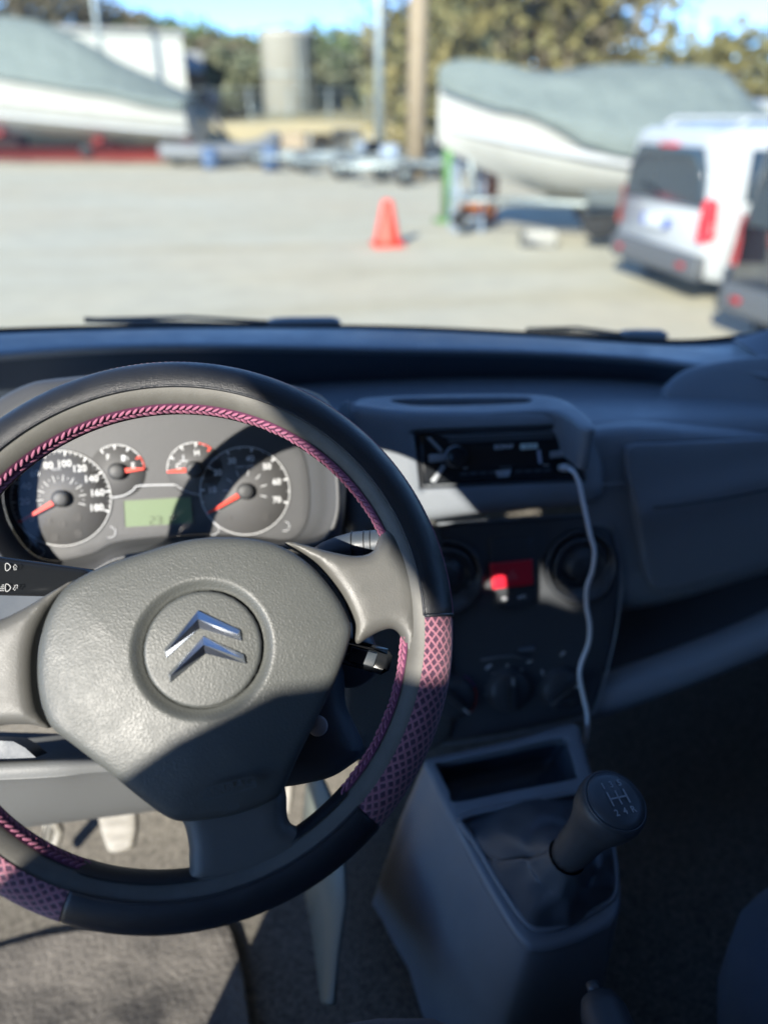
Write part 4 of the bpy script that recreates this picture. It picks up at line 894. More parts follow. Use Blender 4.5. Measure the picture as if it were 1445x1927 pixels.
obj('firewall', sheet([[E3(x, 1.2, z) for x in (XL, .2, XR)] for z in (-1.0, -.65, -.36)], 2), 'panel', cb_)
# windscreen, its black base band and the bonnet
WX = [-260, 0, 200, 400, 722, 1000, 1200, 1300, 1400, 1500, 1700]
base_r = [W(x, y + 6, Y=Y + .012) for x, y, Y in zip(LX, top, Ytop)]
hdr = [E3(q[0] * .92 + .01, .40 + .06 * (1 - ((q[0] - .2) / .75) ** 2), .44 ) for q in base_r]
m1 = [p * .67 + q * .33 + A((0, .05, .02)) for p, q in zip(base_r, hdr)]; m2 = [p * .33 + q * .67 + A((0, .05, .02)) for p, q in zip(base_r, hdr)]
obj('windscreen', sheet([base_r, m1, m2, hdr], 4), 'windscreen', cb_)
bt = interp([(-260, 628), (0, 617), (160, 612), (400, 611), (722, 612), (1000, 624), (1200, 636), (1300, 638), (1400, 628), (1500, 610), (1700, 548)], LX)
band = [W(x, y, Y=Y + .004) for x, y, Y in zip(LX, bt, Ytop)]; band0 = [W(x, y + 10, Y=Y + .002) for x, y, Y in zip(LX, top, Ytop)]
obj('windscreen_seal', sheet([band, band0], 4), 'rubber', cb_, mod=.003)
bon = sheet([[E3(q[0], q[1] + .02, q[2] - HC - .03) for q in base_r], [E3(q[0] * .97 + .005, q[1] + .35, q[2] - HC - .17) for q in base_r], [E3(q[0] * .9 + .02, q[1] + .65, q[2] - HC - .32) for q in base_r]], 3)
obj('bonnet', bon, 'paint', cb_, mod=.01)
for sx, nm in ((XL, 'left'), (XR, 'right')):
    obj('pillar', tube([E3(sx, 1.05, -.28), E3(sx * .99, .72, .06), E3(sx * .97, .36, .43)], [.035, .035, .035], 10), 'trim', cb_)
# pale pillar foot visible at the right edge
obj('pillar_trim', spatch([[(1378, 643, 1.0), (1420, 632, .98), (1480, 612, .96), (1560, 590, .94)], [(1392, 650, .97), (1430, 650, .95), (1490, 650, .93), (1560, 650, .9)], [(1420, 668, .93), (1450, 690, .90), (1500, 710, .88), (1560, 740, .85)]], 4), 'trim', cb_, mod=.004)
# wipers outside the glass
def wiper(pts, r, blk, label):
    t = thing('windscreen_wiper', W(*pts[0][:2], Y=pts[0][2]), label, 'wiper', 'windscreen wipers')
    obj('blade', tube([W(x, y, Y=Y) for x, y, Y in pts], r, 8), 'rubber', t)
    (x0, y0), (x1, y1), Y, hh = blk
    a, b = W(x0, y0, Y=Y), W(x1, y1, Y=Y); m_ = (a + b) / 2
    rings = [[a + (b - a) * s + A((0, .012 * math.cos(q), k * hh * math.sin(q))) for q in np.linspace(0, 2 * math.pi, 12, endpoint=False)] for s, k in ((0, .3), (.08, .8), (.3, 1), (.9, 1), (1, .4))]
    obj('joint', loft(rings, cap=(True, True)), 'dash', t)
    obj('arm', tube([a, a + (A(W(*pts[0][:2], Y=pts[0][2])) - a) * .45 + A((0, .01, .004)), A(W(*pts[0][:2], Y=pts[0][2]))], .003, 6), 'rubber', t)
wiper([(160, 602, 1.20), (300, 608, 1.20), (480, 613, 1.20), (640, 614, 1.20)], .0045, ((505, 606), (640, 605), 1.20, .0075), 'windscreen wiper lying along the base of the glass in front of the driver')
wiper([(990, 620, 1.20), (1080, 625, 1.20), (1170, 632, 1.20), (1254, 636, 1.18)], .0025, ((1168, 628), (1252, 629), 1.18, .0075), 'windscreen wiper at the right end of the glass, mostly hidden')
# ================================================================== outside: vehicles
M['glassdark'] = mat('tinted_glass', (.03, .045, .06), .08, spec=.8)
M['vanwhite'] = mat('white_van_paint', (.46, .48, .50), .3, coat=.5)
M['darkcar'] = mat('dark_car_paint', (.045, .05, .055), .12, coat=1)
M['bumper'] = mat('grey_bumper', (.10, .105, .11), .55)
M['taillight'] = mat('tail_light', (.60, .02, .03), .2, coat=.5)
M['tyre'] = mat('tyre', (.02, .02, .02), .8)
M['wheelrim'] = mat('wheel_rim', (.45, .46, .48), .35, metal=.6)
M['plate'] = mat('plate_white', (.65, .68, .70), .4)
M['plateblue'] = mat('plate_blue', (.05, .12, .5), .4)
def car(name, p, q, Wd, L, H, paint, label, cat, glass_rear=True, group=None):
    """p: far rear corner on the ground, q: near rear corner (driver of the view); the car points away from the rear"""
    p, q = A(p), A(q); d = (q - p); d /= np.linalg.norm(d); f = A((-d[1], d[0], 0)); c = (p + q) / 2
    t = thing(name, (c[0], c[1], 0), label, cat, group)
    w = lambda x, y, z: c + d * y + f * x + A((0, 0, z))      # x forward along the car, y across, z up
    hw = Wd / 2
    def sec(x, zb, zs, zr, wr, wb=1):     # rounded box section at x : bottom, shoulder, roof, roof half width
        pts = []
        for s in (1, -1):
            a = [(hw * wb * .96, zb), (hw * wb, zb + .12), (hw * wb, zs * .8 + zb * .2), (hw * wb * .99, zs), (wr * 1.03, zr - .16), (wr * .96, zr - .04), (wr * .7, zr)]
            a = [(y * s, z) for y, z in a]; pts += a if s > 0 else a[::-1]
        return [w(x, y, z) for y, z in pts]
    k = L / 4.4
    body = [sec(0.02, .38, .95, H * .93, hw * .80, .97), sec(.0 + .05, .30, .97, H * .975, hw * .84), sec(.25, .26, .98, H, hw * .84), sec(1.6 * k, .26, .99, H, hw * .84), sec(2.6 * k, .26, .99, H * .97, hw * .80), sec(3.35 * k, .26, 1.0, 1.06, hw * .82), sec(4.1 * k, .28, .86, .88, hw * .78, .97), sec(4.4 * k, .34, .70, .72, hw * .7, .90)]
    # lean the tail a little
    obj('body', loft(body, cap=(True, True)), paint, t, auto=50)
    # tail plane geometry: x as a function of z
    tx = lambda z: .02 - .012
    def plate(name, ys, zs, m, off=.012, r=.02, par=t):
        TFm = Frame(w(0, 0, 0), -f, d); pts = [(y, z) for y, z in zip(ys, zs)]
        # map (y,z) to frame uv: u along d, v = n x u
        sg = 1 if TFm.v[2] > 0 else -1
        return obj(name, relief([A((y, z * sg)) for y, z in pts][::sg], TFm, h=off, r=r, depth=off + .06, step=.1), m, par)
    gw = hw * .82
    rg = plate('rear_window', [-gw * 1.03, gw * 1.03, gw * .96, gw * .80, -gw * .80, -gw * .96], [.98, .98, 1.36 * H / 1.8, H * .88, H * .88, 1.36 * H / 1.8], 'glassdark', .035, .015)
    plate('brake_light', [-.14, .14, .14, -.14], [H * .875, H * .875, H * .895, H * .895], 'taillight', .05, .004)
    pl = plate('number_plate', [-.30, .22, .22, -.30], [.70, .70, .82, .82], 'plate', .03, .004)
    for yy in (-.27, .19): plate('plate_band', [yy - .03, yy + .03, yy + .03, yy - .03], [.705, .705, .815, .815], 'plateblue', .034, .001, pl)
    plate('bumper', [-hw * 1.0, hw * 1.0, hw * 1.0, -hw * 1.0], [.28, .28, .52, .52], 'bumper', .06, .03)
    for s in (-1, 1):
        tl = [w(x, s * y, z) for x, y, z in ((-.03, hw * .86, .66), (-.03, hw * .98, .66), (.05, hw * 1.015, .66), (.10, hw * 1.015, .70), (.07, hw * 1.01, 1.04), (-.0, hw * .97, 1.08), (-.03, hw * .90, 1.04), (-.03, hw * .86, .85))]
        obj('tail_light', (tl + [sum(tl) / 8 - f * .03 + d * s * .02], [(i, (i + 1) % 8, 8) for i in range(8)]), 'taillight', t)
        obj('reflector', box(w(-.075, s * hw * .72, .40), (.05, .12, .05), None, .01), 'taillight', t)
        # side windows
        for x0, x1 in ((.35, 1.25), (1.32, 2.2), (2.26, 2.95)):
            x0 *= k; x1 *= k; yb, yt = hw * 1.0, hw * .88
            qd = [w(x0, s * yb, 1.03), w(x1, s * yb, 1.03), w(x1 - (.25 if x1 > 2.5 * k else .03), s * yt, H * .87), w(x0 + .04, s * yt, H * .87)]
            obj('side_window', (qd, [(0, 1, 2, 3)]), 'glassdark', t, smooth=False, mod=.02)
        obj('mirror', box(w(2.75 * k, s * (hw + .12), 1.08), (.12, .2, .16), None, .03), paint, t)
        for x in (.72 * k, 3.55 * k):
            o = w(x, s * (hw - .10), .31); n = d * s
            wh = obj('wheel', lathe(o, n, [(.31, -.10), (.33, -.06), (.33, .06), (.31, .105), (.22, .11), (.20, .09), (0, .09)], 32, f), 'tyre', t)
            obj('wheel_trim', lathe(o, n, [(.20, .10), (.17, .112), (.05, .10), (0, .115)], 32, f), 'wheelrim', wh)
            obj('wheel_arch', lathe(o, n, [(.39, .085), (.39, .118), (.33, .118), (.33, .085)], 32, f), 'bumper', t)
    for s in (-1, 1): obj('roof_rail', tube([w(.3, s * hw * .72, H - .01), w(.4, s * hw * .72, H + .05), w(2.2 * k, s * hw * .72, H + .05), w(2.4 * k, s * hw * .72, H - .02)], .018, 8), paint, t)
    obj('rear_wiper', tube([w(-.06, .02, 1.06), w(-.06, -.40, 1.12)], .012, 6), 'rubber', t)
    return t
car('parked_van', G(1130, 512), G(1326, 592), 1.88, 4.6, 1.72, 'vanwhite', 'white people carrier seen from behind, red tail lights and blue banded plate', 'van', group='vehicles parked at the right')
car('parked_car', (4.02, 6.18, 0), (4.17, 4.4, 0), 1.78, 4.3, 1.78, 'darkcar', 'dark glossy car at the right edge in front of the white people carrier', 'car', group='vehicles parked at the right')

# ================================================================== boats on trailers under grey covers
M['hull'] = mat('white_hull', (.44, .44, .42), .4, coat=.1, noise=(1.5, .8, (.35, .35, .32)))
M['hullgrey'] = mat('grey_stripe', (.42, .43, .44), .4)
M['antifoul'] = mat('red_steel', (.36, .045, .04), .6, noise=(3, .7, (.28, .05, .04)))
M['tarp'] = mat('grey_tarpaulin', (.165, .195, .185), .8, bump=('noise', 1.8, .9, .22), noise=(.8, .9, (.13, .16, .15)))
M['galv'] = mat('galvanised_steel', (.30, .34, .34), .45, metal=.4)
M['outb'] = mat('outboard_black', (.03, .035, .045), .35)
M['keel'] = mat('grey_keel', (.45, .44, .40), .6)
def boat(stern, bow, Z0, B, Hh, label, tlabel, flare=.5, keeldrop=.6, tarp=None, stripe=None, group='boats laid up on trailers', tilt=0, sheer=0):
    """stern, bow: ground points (x, y); Z0 keel height; B beam; Hh hull height"""
    s, b = A((*stern[:2], 0)), A((*bow[:2], 0)); L = np.linalg.norm(b - s); f = (b - s) / L; d = A((-f[1], f[0], 0))
    w = lambda x, y, z: s + f * x * L + d * y + A((0, 0, z + tilt * x))
    t = thing('boat', s + (b - s) * .5 + A((0, 0, Z0)), label, 'boat', group)
    rs = lambda x: Hh * flare * max(0, (x - .3) / .7) ** 2 + sheer * x
    xs = [0, .15, .35, .55, .7, .82, .91, .97, 1.0]
    secs = []
    for x in xs:
        bw = B / 2 * (1 - max(0, (x - .35) / .65) ** 2.4) * (1 if x > 0 else .96); bw = max(bw, .03)
        rise = rs(x); kz = Z0 + keeldrop * max(0, (x - .55) / .45) ** 2.2 * Hh * 1.0
        top = Z0 + Hh + rise; ch = kz + (top - kz) * .38
        half = [(0, kz), (bw * .35, kz + (ch - kz) * .45), (bw * .80, ch), (bw * .88, ch + (top - ch) * .3), (bw * .97, top - .12 * Hh), (bw * 1.02, top), (bw * .85, top + .03)]
        secs.append([w(x, y, z) for y, z in half] + [w(x, -y, z) for y, z in half[::-1][:-1]])
    obj('hull', sheet(secs, 3) if False else loft(secs, closed=True, cap=(True, True)), 'hull', t, auto=60)
    deck = [[w(x, y * q, Z0 + Hh + rs(x) + .03 + .10 * (1 - abs(q))) for q in (-1, -.5, 0, .5, 1)] for x in xs for y in [max(B / 2 * .86 * (1 - max(0, (x - .35) / .65) ** 2.4), .02)]]
    obj('deck', sheet(deck, 2), 'hull', t)
    for sd in (1, -1):
        for z0_, z1_, m in stripe or []:
            st = []
            for x in xs[:-1]:
                bw = B / 2 * (1 - max(0, (x - .35) / .65) ** 2.4) + .012; rise = rs(x)
                st.append([w(x, sd * bw * (1.0 if z > .6 else .93), Z0 + z * Hh + rise * z) for z in (z0_, z1_)])
            obj('stripe', sheet(st, 2), m, t)
    if tarp:
        c = thing('boat_cover', s + (b - s) * .5 + A((0, 0, Z0 + Hh)), tlabel, 'boat cover', 'boat covers')
        R_ = []
        for x, ht, hang, wk in tarp:
            bw = (B / 2 * (1 - max(0, (min(x, 1) - .35) / .65) ** 2.4)) * 1.06 + .06; bw = max(bw, .12); rise = rs(min(x, 1)); zt = Z0 + Hh + rise
            prof = [(-1.0, -hang), (-1.02, -.02), (-.72, ht * .38), (-.38, ht * .80), (0, ht), (.38, ht * .80), (.72, ht * .38), (1.02, -.02), (1.0, -hang)]
            R_.append([w(x, y * bw * wk + .03 * math.sin(9 * x + 5 * y), zt + z + .04 * math.sin(23 * x + 3 * y)) for y, z in prof])
        obj('cover_sheet', sheet(R_, 5), 'tarp', c, mod=.02)
        for x, ht, hang, wk in tarp[1:-1:2]:
            bw = B / 2 * 1.08; rise = rs(min(x, 1))
            obj('tie_rope', tube([w(x, -bw * .9, Z0 + Hh + rise - hang), w(x, -bw * .8, Z0 + .3)], .012, 5), 'rubber', c)
    return t, w, L
def wheel_at(o, n, r, par, wd=.2):
    wh = obj('wheel', lathe(o, n, [(r * .9, -wd / 2), (r, -wd / 3), (r, wd / 3), (r * .9, wd / 2), (r * .6, wd / 2), (r * .55, wd / 3), (0, wd / 3)], 28, (0, 0, 1)), 'tyre', par); obj('wheel_disc', lathe(o, n, [(r * .55, wd * .36), (0, wd * .42)], 24, (0, 0, 1)), 'galv', wh)
# left boat: stern at px ~360, runs out of frame to the left; a little nearer the camera than its base line
sL = G(384, 308); bL = A((sL[0] - 14.0, sL[1] + 4.5, 0))
lb, wl, LL = boat(sL, bL, .62, 3.3, 1.62, 'large white motor boat on a red cradle at the left, stern to the right', 'sloping grey green tarpaulin draped over the left boat', flare=.1, tilt=.85, sheer=1.1, stripe=[(.30, .36, 'hullgrey')], tarp=[(-.01, .12, .3, .95), (.1, .55, .25, 1), (.2, 1.0, .2, 1), (.3, 1.5, .12, 1), (.42, 2.0, .1, 1), (.60, 1.95, .12, 1), (.75, 2.6, .35, 1), (.9, 1.0, .3, 1), (1.0, .3, .2, 1)])
cr_ = thing('boat_cradle', sL, 'long red steel cradle under the left boat', 'cradle')
for yy in (-1.2, 1.2): obj('beam', box(((sL + bL) / 2 + (wl(0, yy, .36) - sL)), (LL * .98, .16, .46), Matrix.Rotation(math.atan2(bL[1] - sL[1], bL[0] - sL[0]), 3, 'Z'), .03), 'antifoul', cr_)
for x in (.04, .3, .6, .9):
    obj('cross_beam', tube([wl(x, -1.3, .4), wl(x, 1.3, .4)], .1, 6), 'antifoul', cr_); obj('support_pad', box(wl(x, 0, .6), (.4, 1.6, .2), None, .03), 'antifoul', cr_)
    for yy in (-1.35, 1.35): wheel_at(wl(x, yy, .26), wl(0, -1, 0) - wl(0, 1, 0), .26, cr_)
ou = thing('outboard_motor', wl(-.03, 0, 1.2), 'dark outboard motor on the stern of the left boat', 'outboard motor')
obj('cowl', box(wl(-.035, -.2, 2.35), (.75, .6, .75), Matrix.Rotation(.5, 3, 'Y'), .15), 'outb', ou); obj('leg', tube([wl(-.035, -.2, 2.1), wl(-.05, -.2, 1.4), wl(-.075, -.2, .95)], [.14, .11, .08], 10), 'outb', ou)
obj('bracket', box(wl(-.01, -.2, 1.9), (.4, .35, .4), None, .03), 'galv', ou)
# right boat: bow at px (822,190), keel line sloping down to the right, stern hidden behind the white van
bR = A((2.9, 12.9, 0)); sR = A((9.0, 10.9, 0))
rb, wr_, LR = boat(sR, bR, .08, 2.3, 1.06, 'white motor boat on a galvanised trailer at the right, bow pointing left', 'grey green tarpaulin with two humps draped over the right boat', flare=.3, keeldrop=.6, tilt=.7, stripe=[(.62, .70, 'hullgrey')], tarp=[(-.02, .15, .3, 1), (.15, .3, .3, 1), (.28, .60, .3, 1), (.36, .92, .3, 1), (.46, .98, .3, 1), (.62, .76, .25, 1), (.75, .60, .12, 1), (.86, .50, -.06, 1.1), (.95, .44, -.14, 1.3), (1.0, .30, -.2, 1.6)])
tr = thing('boat_trailer', bR, 'galvanised boat trailer carrying the right boat', 'trailer')
def wT(x, y, z): return wr_(x, y, z - .7 * x + .16)
for yy in (-.55, .55): obj('rail', tube([wT(-.02, yy, .40), wT(.55, yy, .40), wT(.72, yy * .35, .42), wT(.82, 0, .42)], .055, 6), 'galv', tr)
obj('drawbar', tube([wT(.80, 0, .42), wT(.96, 0, .40)], .05, 6), 'galv', tr)
for x in (.1, .35, .6): obj('cross_member', tube([wT(x, -1.0, .42), wT(x, 1.0, .42)], .045, 6), 'galv', tr)
for x in (.46, .60):
    for yy in (-1.0, 1.0): wheel_at(wT(x, yy, .30), wT(0, -1, 0) - wT(0, 1, 0), .30, tr)
for yy in (-1.0, 1.0): obj('mudguard', box(wT(.53, yy, .62), (1.6, .28, .06), None, .02), 'galv', tr); obj('mudguard_side', box(wT(.53, yy * 1.08, .50), (1.5, .03, .22), None, .01), 'galv', tr)
obj('winch_post', tube([wT(.90, 0, .40), wT(.92, 0, 1.15)], .045, 6), 'galv', tr)
obj('jockey_wheel', lathe(wT(.94, 0, .12), (0, 1, 0), [(.12, -.04), (.12, .04), (0, .04)], 20), 'tyre', tr); obj('jockey_post', tube([wT(.94, 0, .12), wT(.94, 0, .75)], .03, 8), 'galv', tr)
# third boat, pale, behind the white van
s3 = A((15.5, 17.5, 0)); b3 = A((8.5, 19.0, 0)); boat(s3, b3, .6, 2.5, 1.35, 'pale white boat without a cover, partly hidden behind the white people carrier', '', flare=.3, stripe=[(.6, .68, 'hullgrey')])
t3 = thing('boat_trailer', (12, 18, 0), 'galvanised trailer under the uncovered boat at the far right', 'trailer')
for yy in (-.5, .5): obj('rail', tube([(15.3, 17.5 + yy, .45), (8.2, 19.0 + yy, .45)], .06, 6), 'galv', t3)
for yy in (-.9, .9): wheel_at(A((12.6, 18.1 + yy, .3)), (0, -1, 0), .3, t3)

# ================================================================== small things in the yard
M['conered'] = mat('cone_red', (.80, .06, .03), .5)
M['conewhite'] = mat('cone_white', (.75, .7, .66), .5)
cg = G(729, 462); co = thing('traffic_cone', cg, 'red traffic cone standing alone on the gravel', 'traffic cone')
obj('base', box(cg + A((0, 0, .025)), (.50, .50, .05), None, .02), 'conered', co)
obj('cone', lathe(cg, (0, 0, 1), [(.21, .05), (.20, .08), (.08, .63), (.06, .66), (.0, .66)], 28), 'conered', co)
gp = G(838, 418); g_ = thing('green_jack_stand', gp, 'bright green steel post on a small foot near the bow of the right boat', 'post')
M['green'] = mat('green_paint', (.17, .36, .12), .5)
obj('post', box(gp + A((0, 0, .75)), (.16, .12, 1.5), None, .02), 'green', g_); obj('foot', box(gp + A((0, 0, .03)), (.42, .42, .06), None, .01), 'green', g_)
obj('head', box(gp + A((0, 0, 1.52)), (.3, .2, .06), None, .01), 'green', g_)
M['blue'] = mat('blue_plastic', (.07, .12, .22), .4); M['orangew'] = mat('rust_orange', (.45, .16, .06), .7); M['greyblue'] = mat('grey_blue', (.25, .31, .40), .5); M['wood'] = mat('weathered_wood', (.36, .29, .20), .8, noise=(3, .7, (.26, .20, .13)))
def drum(p, r, h, m, name, label, group=None):
    t = thing(name, p, label, 'drum' if 'drum' in name else 'bucket', group); obj('body', lathe(p, (0, 0, 1), [(r, 0), (r, h * .3), (r * 1.04, h * .33), (r, h * .36), (r, h * .63), (r * 1.04, h * .66), (r, h * .69), (r, h), (r * .93, h), (r * .93, h - .03), (0, h - .03)], 28), m, t); return t
p = G(875, 436); t = thing('steel_rack', p, 'grey blue steel rack holding a blue drum beside the green post', 'rack')
for x, y in ((-.22, -.2), (.22, -.2), (-.22, .2), (.22, .2)): obj('leg', box(p + A((x, y, .55)), (.05, .05, 1.1)), 'greyblue', t, smooth=False)
for z in (.25, .62, 1.08): obj('shelf', box(p + A((0, 0, z)), (.52, .48, .035)), 'greyblue', t, smooth=False)
drum(p + A((0, 0, 1.1)), .20, .42, 'blue', 'blue_drum', 'blue plastic drum on top of the steel rack')
t = thing('crate', p + A((.02, 0, .27)), 'rust orange crate on the lower shelf of the steel rack', 'crate'); obj('body', box(p + A((.02, 0, .42)), (.36, .34, .28), None, .01), 'orangew', t)
p = G(925, 425) + A((0, .5, 0)); drum(p, .22, .9, 'orangew', 'rusty_drum', 'rusty orange drum standing behind the steel rack')
for i, (x, y, h, m, lab) in enumerate(((512, 322, .8, 'blue', 'blue drum beside the concrete apron left of the far trailers'), (398, 318, .7, 'blue', 'blue drum behind the stern of the left boat'))): drum(G(x, y), .3, h, m, 'blue_drum', lab)
M['earth_box'] = mat('tan_board', (.36, .30, .20), .8)
# empty trailers in a row at the back
def trailer(p, L, ang, label, load=None):
    t = thing('empty_trailer', p, label, 'trailer', 'empty trailers at the back of the yard'); rot = Matrix.Rotation(ang, 3, 'Z'); P = lambda x, y, z: A(p) + A(rot @ Vector((x, y, z)))
    for yy in (-.55, .55): obj('rail', tube([P(-L / 2, yy, .5), P(L * .3, yy, .5), P(L / 2, 0, .5)], .06, 6), 'galv', t)
    for x in (-.4, -.1, .2): obj('cross_member', tube([P(x * L, -.7, .46), P(x * L, .7, .46)], .05, 6), 'galv', t)
    for yy in (-.85, .85): wheel_at(P(-L * .12, yy, .3), P(0, -1, 0) - P(0, 1, 0), .3, t); obj('mudguard', box(P(-L * .12, yy, .66), (.85, .25, .06), rot, .02), 'galv', t)
    obj('coupling', tube([P(L / 2, 0, .5), P(L / 2 + .8, 0, .52)], .05, 6), 'galv', t); obj('roller_post', tube([P(L * .38, 0, .5), P(L * .38, 0, 1.15)], .05, 6), 'galv', t)
    return P
for x, y, L, a, lab in ((590, 322, 4.2, .1, 'empty galvanised trailer furthest left in the row at the back'), (680, 334, 4.6, -.25, 'empty galvanised trailer in the middle of the row at the back'), (770, 345, 4.4, .25, 'empty galvanised trailer behind the red cone'), (640, 312, 4.0, .6, 'empty galvanised trailer nearest the stone wall'), (520, 312, 3.8, -.4, 'empty galvanised trailer just right of the dark dinghy'), (735, 316, 4.0, -.1, 'empty galvanised trailer behind the lamp post, close to the wall'), (820, 330, 4.0, .5, 'empty galvanised trailer behind the green post')): trailer(G(x, y), L, a, lab)
for x, y, m, s, lab in ((705, 318, 'outb', .9, 'dark covered engine on the trailers near the wooden pole'), (820, 300, 'outb', .9, 'dark round bundle behind the green post'), (560, 306, 'wood', 1.1, 'wooden crate beside the far left trailer'), (735, 322, 'greyblue', .8, 'grey blue box behind the middle trailer'), (790, 322, 'blue', .7, 'blue box at the foot of the wooden pole'), (655, 300, 'hull', 1.2, 'white plastic tank against the stone wall'), (600, 300, 'earth_box', 1.0, 'tan box against the stone wall below the silo'), (765, 304, 'wood', 1.0, 'wooden crate behind the foot of the wooden pole'), (690, 312, 'greyblue', .8, 'grey blue box between the two middle trailers')):
    p = G(x, y); t = thing('stored_box' if m not in ('outb',) else 'covered_bundle', p, lab, 'box' if m != 'outb' else 'bundle')
    obj('body', box(p + A((0, 0, s / 2)), (s, s * .8, s), Matrix.Rotation(x * .1, 3, 'Z'), .12 * s if m == 'outb' else .04), m, t)
    obj('lid', box(p + A((0, 0, s + .03)), (s * .96, s * .78, .06), Matrix.Rotation(x * .1, 3, 'Z'), .02), m, t)
# small tender on chocks (the dark shadowed shape by the left boat)
p = G(425, 312); t = thing('rubber_dinghy', p, 'dark inflatable dinghy on the ground right of the left boat', 'dinghy')
obj('tube', tube(cr([p + A(q) for q in ((-2.4, .5, .55), (-.5, .8, .5), (1.2, .5, .6), (2.0, 0, .95), (1.2, -.5, .6), (-.5, -.8, .5), (-2.4, -.5, .55))], 6), .30, 12), mat('dinghy_grey', (.16, .17, .18), .6), t)
obj('floor', box(p + A((-.6, 0, .35)), (3.4, 1.1, .3), None, .08), 'bumper', t)
p2 = G(985, 462); t = thing('concrete_block', G(1010, 466), 'small concrete block in front of the galvanised trailer wheels', 'block'); obj('body', box(G(1010, 466) + A((0, 0, .13)), (.5, .3, .26), None, .02), 'keel', t)
# toothed wall and buildings at the back
M['stone'] = mat('yellow_stone_wall', (.40, .34, .21), .9, bump=('voronoi', 3, .6, .1), noise=(.6, .8, (.30, .26, .16)))
M['concrete'] = mat('pale_concrete', (.42, .40, .35), .85, noise=(.7, .8, (.30, .29, .25)))
M['render'] = mat('white_render', (.58, .59, .55), .8, noise=(.5, .6, (.48, .48, .44)))
M['brick'] = mat('brick', (.25, .165, .10), .9, noise=(1.3, .6, (.18, .12, .08)))
M['roof'] = mat('grey_roof', (.30, .30, .29), .8)
wl_ = thing('stone_wall', A((4, 41, 0)), 'low yellowish stone wall along the back of the yard', 'wall')
wp = [A((x, 40 + .0015 * (x - 4) ** 2 + .25 * math.sin(x * .4), 0)) for x in np.linspace(-34, 60, 60)]
obj('wall_face', loft([[p + A((0, 0, -.1)) for p in wp], [p + A((0, 0, 1.5 + .06 * math.sin(i * 1.7))) for i, p in enumerate(wp)], [p + A((0, .5, 1.5 + .06 * math.sin(i * 1.7))) for i, p in enumerate(wp)], [p + A((0, .5, -.1)) for p in wp]], closed=False), 'stone', wl_)
# dry earth bank above the wall, as ground relief
M['earth'] = mat('dry_grass_earth', (.30, .26, .15), .95, noise=(.5, .8, (.20, .19, .09)))
bk = [[A((x, y, z + .4 * math.sin(x * .3 + y))) for x in np.linspace(-60, 100, 40)] for y, z in ((41.0, .9), (45, 1.3), (56, 1.8), (80, 2.2), (120, 2.5))]
struct(obj('earth_bank', sheet(bk, 2), 'earth'))
def house(name, c, sz, m, label, rz=0, wins=(), roof_='flat', cat='building'):
    t = thing(name, A(c), label, cat); rot = Matrix.Rotation(rz, 3, 'Z'); P = lambda x, y, z: A(c) + A(rot @ Vector((x, y, z))); w_, d_, h_ = sz
    obj('walls', box(P(0, 0, h_ / 2), sz, rot), m, t, smooth=False)
    if roof_ == 'flat': obj('roof', box(P(0, 0, h_ + .12), (w_ + .4, d_ + .4, .25), rot), 'roof', t, smooth=False)
    else:
        V = [P(x, y, z) for x, y, z in ((-w_ / 2 - .3, -d_ / 2 - .3, h_), (w_ / 2 + .3, -d_ / 2 - .3, h_), (w_ / 2 + .3, d_ / 2 + .3, h_), (-w_ / 2 - .3, d_ / 2 + .3, h_), (-w_ / 2 - .3, 0, h_ + 1.4), (w_ / 2 + .3, 0, h_ + 1.4))]
        obj('roof', (V, [(0, 1, 5, 4), (2, 3, 4, 5), (0, 4, 3), (1, 2, 5), (3, 2, 1, 0)]), 'roof', t, smooth=False)
    for x, z, a, b in wins:
        o = obj('window', box(P(x, -d_ / 2 - .02, z), (a, .10, b), rot), 'glassdark', t, smooth=False); obj('frame', join(box(P(x, -d_ / 2 - .06, z + b / 2), (a + .1, .08, .08), rot), box(P(x, -d_ / 2 - .06, z - b / 2), (a + .1, .12, .08), rot), box(P(x, -d_ / 2 - .08, z), (.07, .05, b), rot)), 'render', o, smooth=False)
    return t
c = W(170, 165, Y=52); house('white_building', (c[0] - 3.8, 55, 0), (17, 9, 5.9), 'render', 'long white building behind the left boat', .22, [(x, 4.2, 1.1, 1.2) for x in (-6.5, -4, -1.2)])
c = W(375, 150, Y=58); house('brick_building', (c[0], 60, 0), (4.6, 6, 4.2), 'brick', 'small brick building between the white building and the concrete silo', 0, [(-1.1, 2.7, .9, 1), (1.1, 2.7, .9, 1)], 'gable')
c = W(445, 160, Y=62); house('stone_shed', (c[0] + 1.0, 63, 0), (5, 5, 3.6), 'wood', 'tan shed between the brick building and the concrete silo', 0, [(0, 2.4, 1.2, .9)], 'gable')
c = W(545, 200, Y=50); sp_ = A((c[0], 50, 0)); t = thing('concrete_silo', sp_, 'tall pale cylindrical concrete silo beyond the stone wall', 'silo')
obj('drum', lathe(sp_, (0, 0, 1), [(1.45, 0), (1.45, 5.6), (1.5, 5.65), (1.5, 5.85), (1.3, 5.95), (0, 6.15)], 40), 'concrete', t)
for z in (2.0, 3.8): obj('hoop', lathe(sp_ + A((0, 0, z)), (0, 0, 1), [(1.47, -.06), (1.5, -.05), (1.5, .05), (1.47, .06)], 40), 'galv', t)
obj('ladder', join(*[tube([sp_ + A((x, -1.52, .3)), sp_ + A((x, -1.52, 5.8))], .04, 6) for x in (.5, .9)], *[tube([sp_ + A((.5, -1.52, z)), sp_ + A((.9, -1.52, z))], .03, 6) for z in np.arange(.6, 5.7, .4)]), 'galv', t)
obj('plinth', box(sp_ + A((-1.2, -1.6, .5)), (2.2, 1.2, 2.4), None, .05), 'render', t)
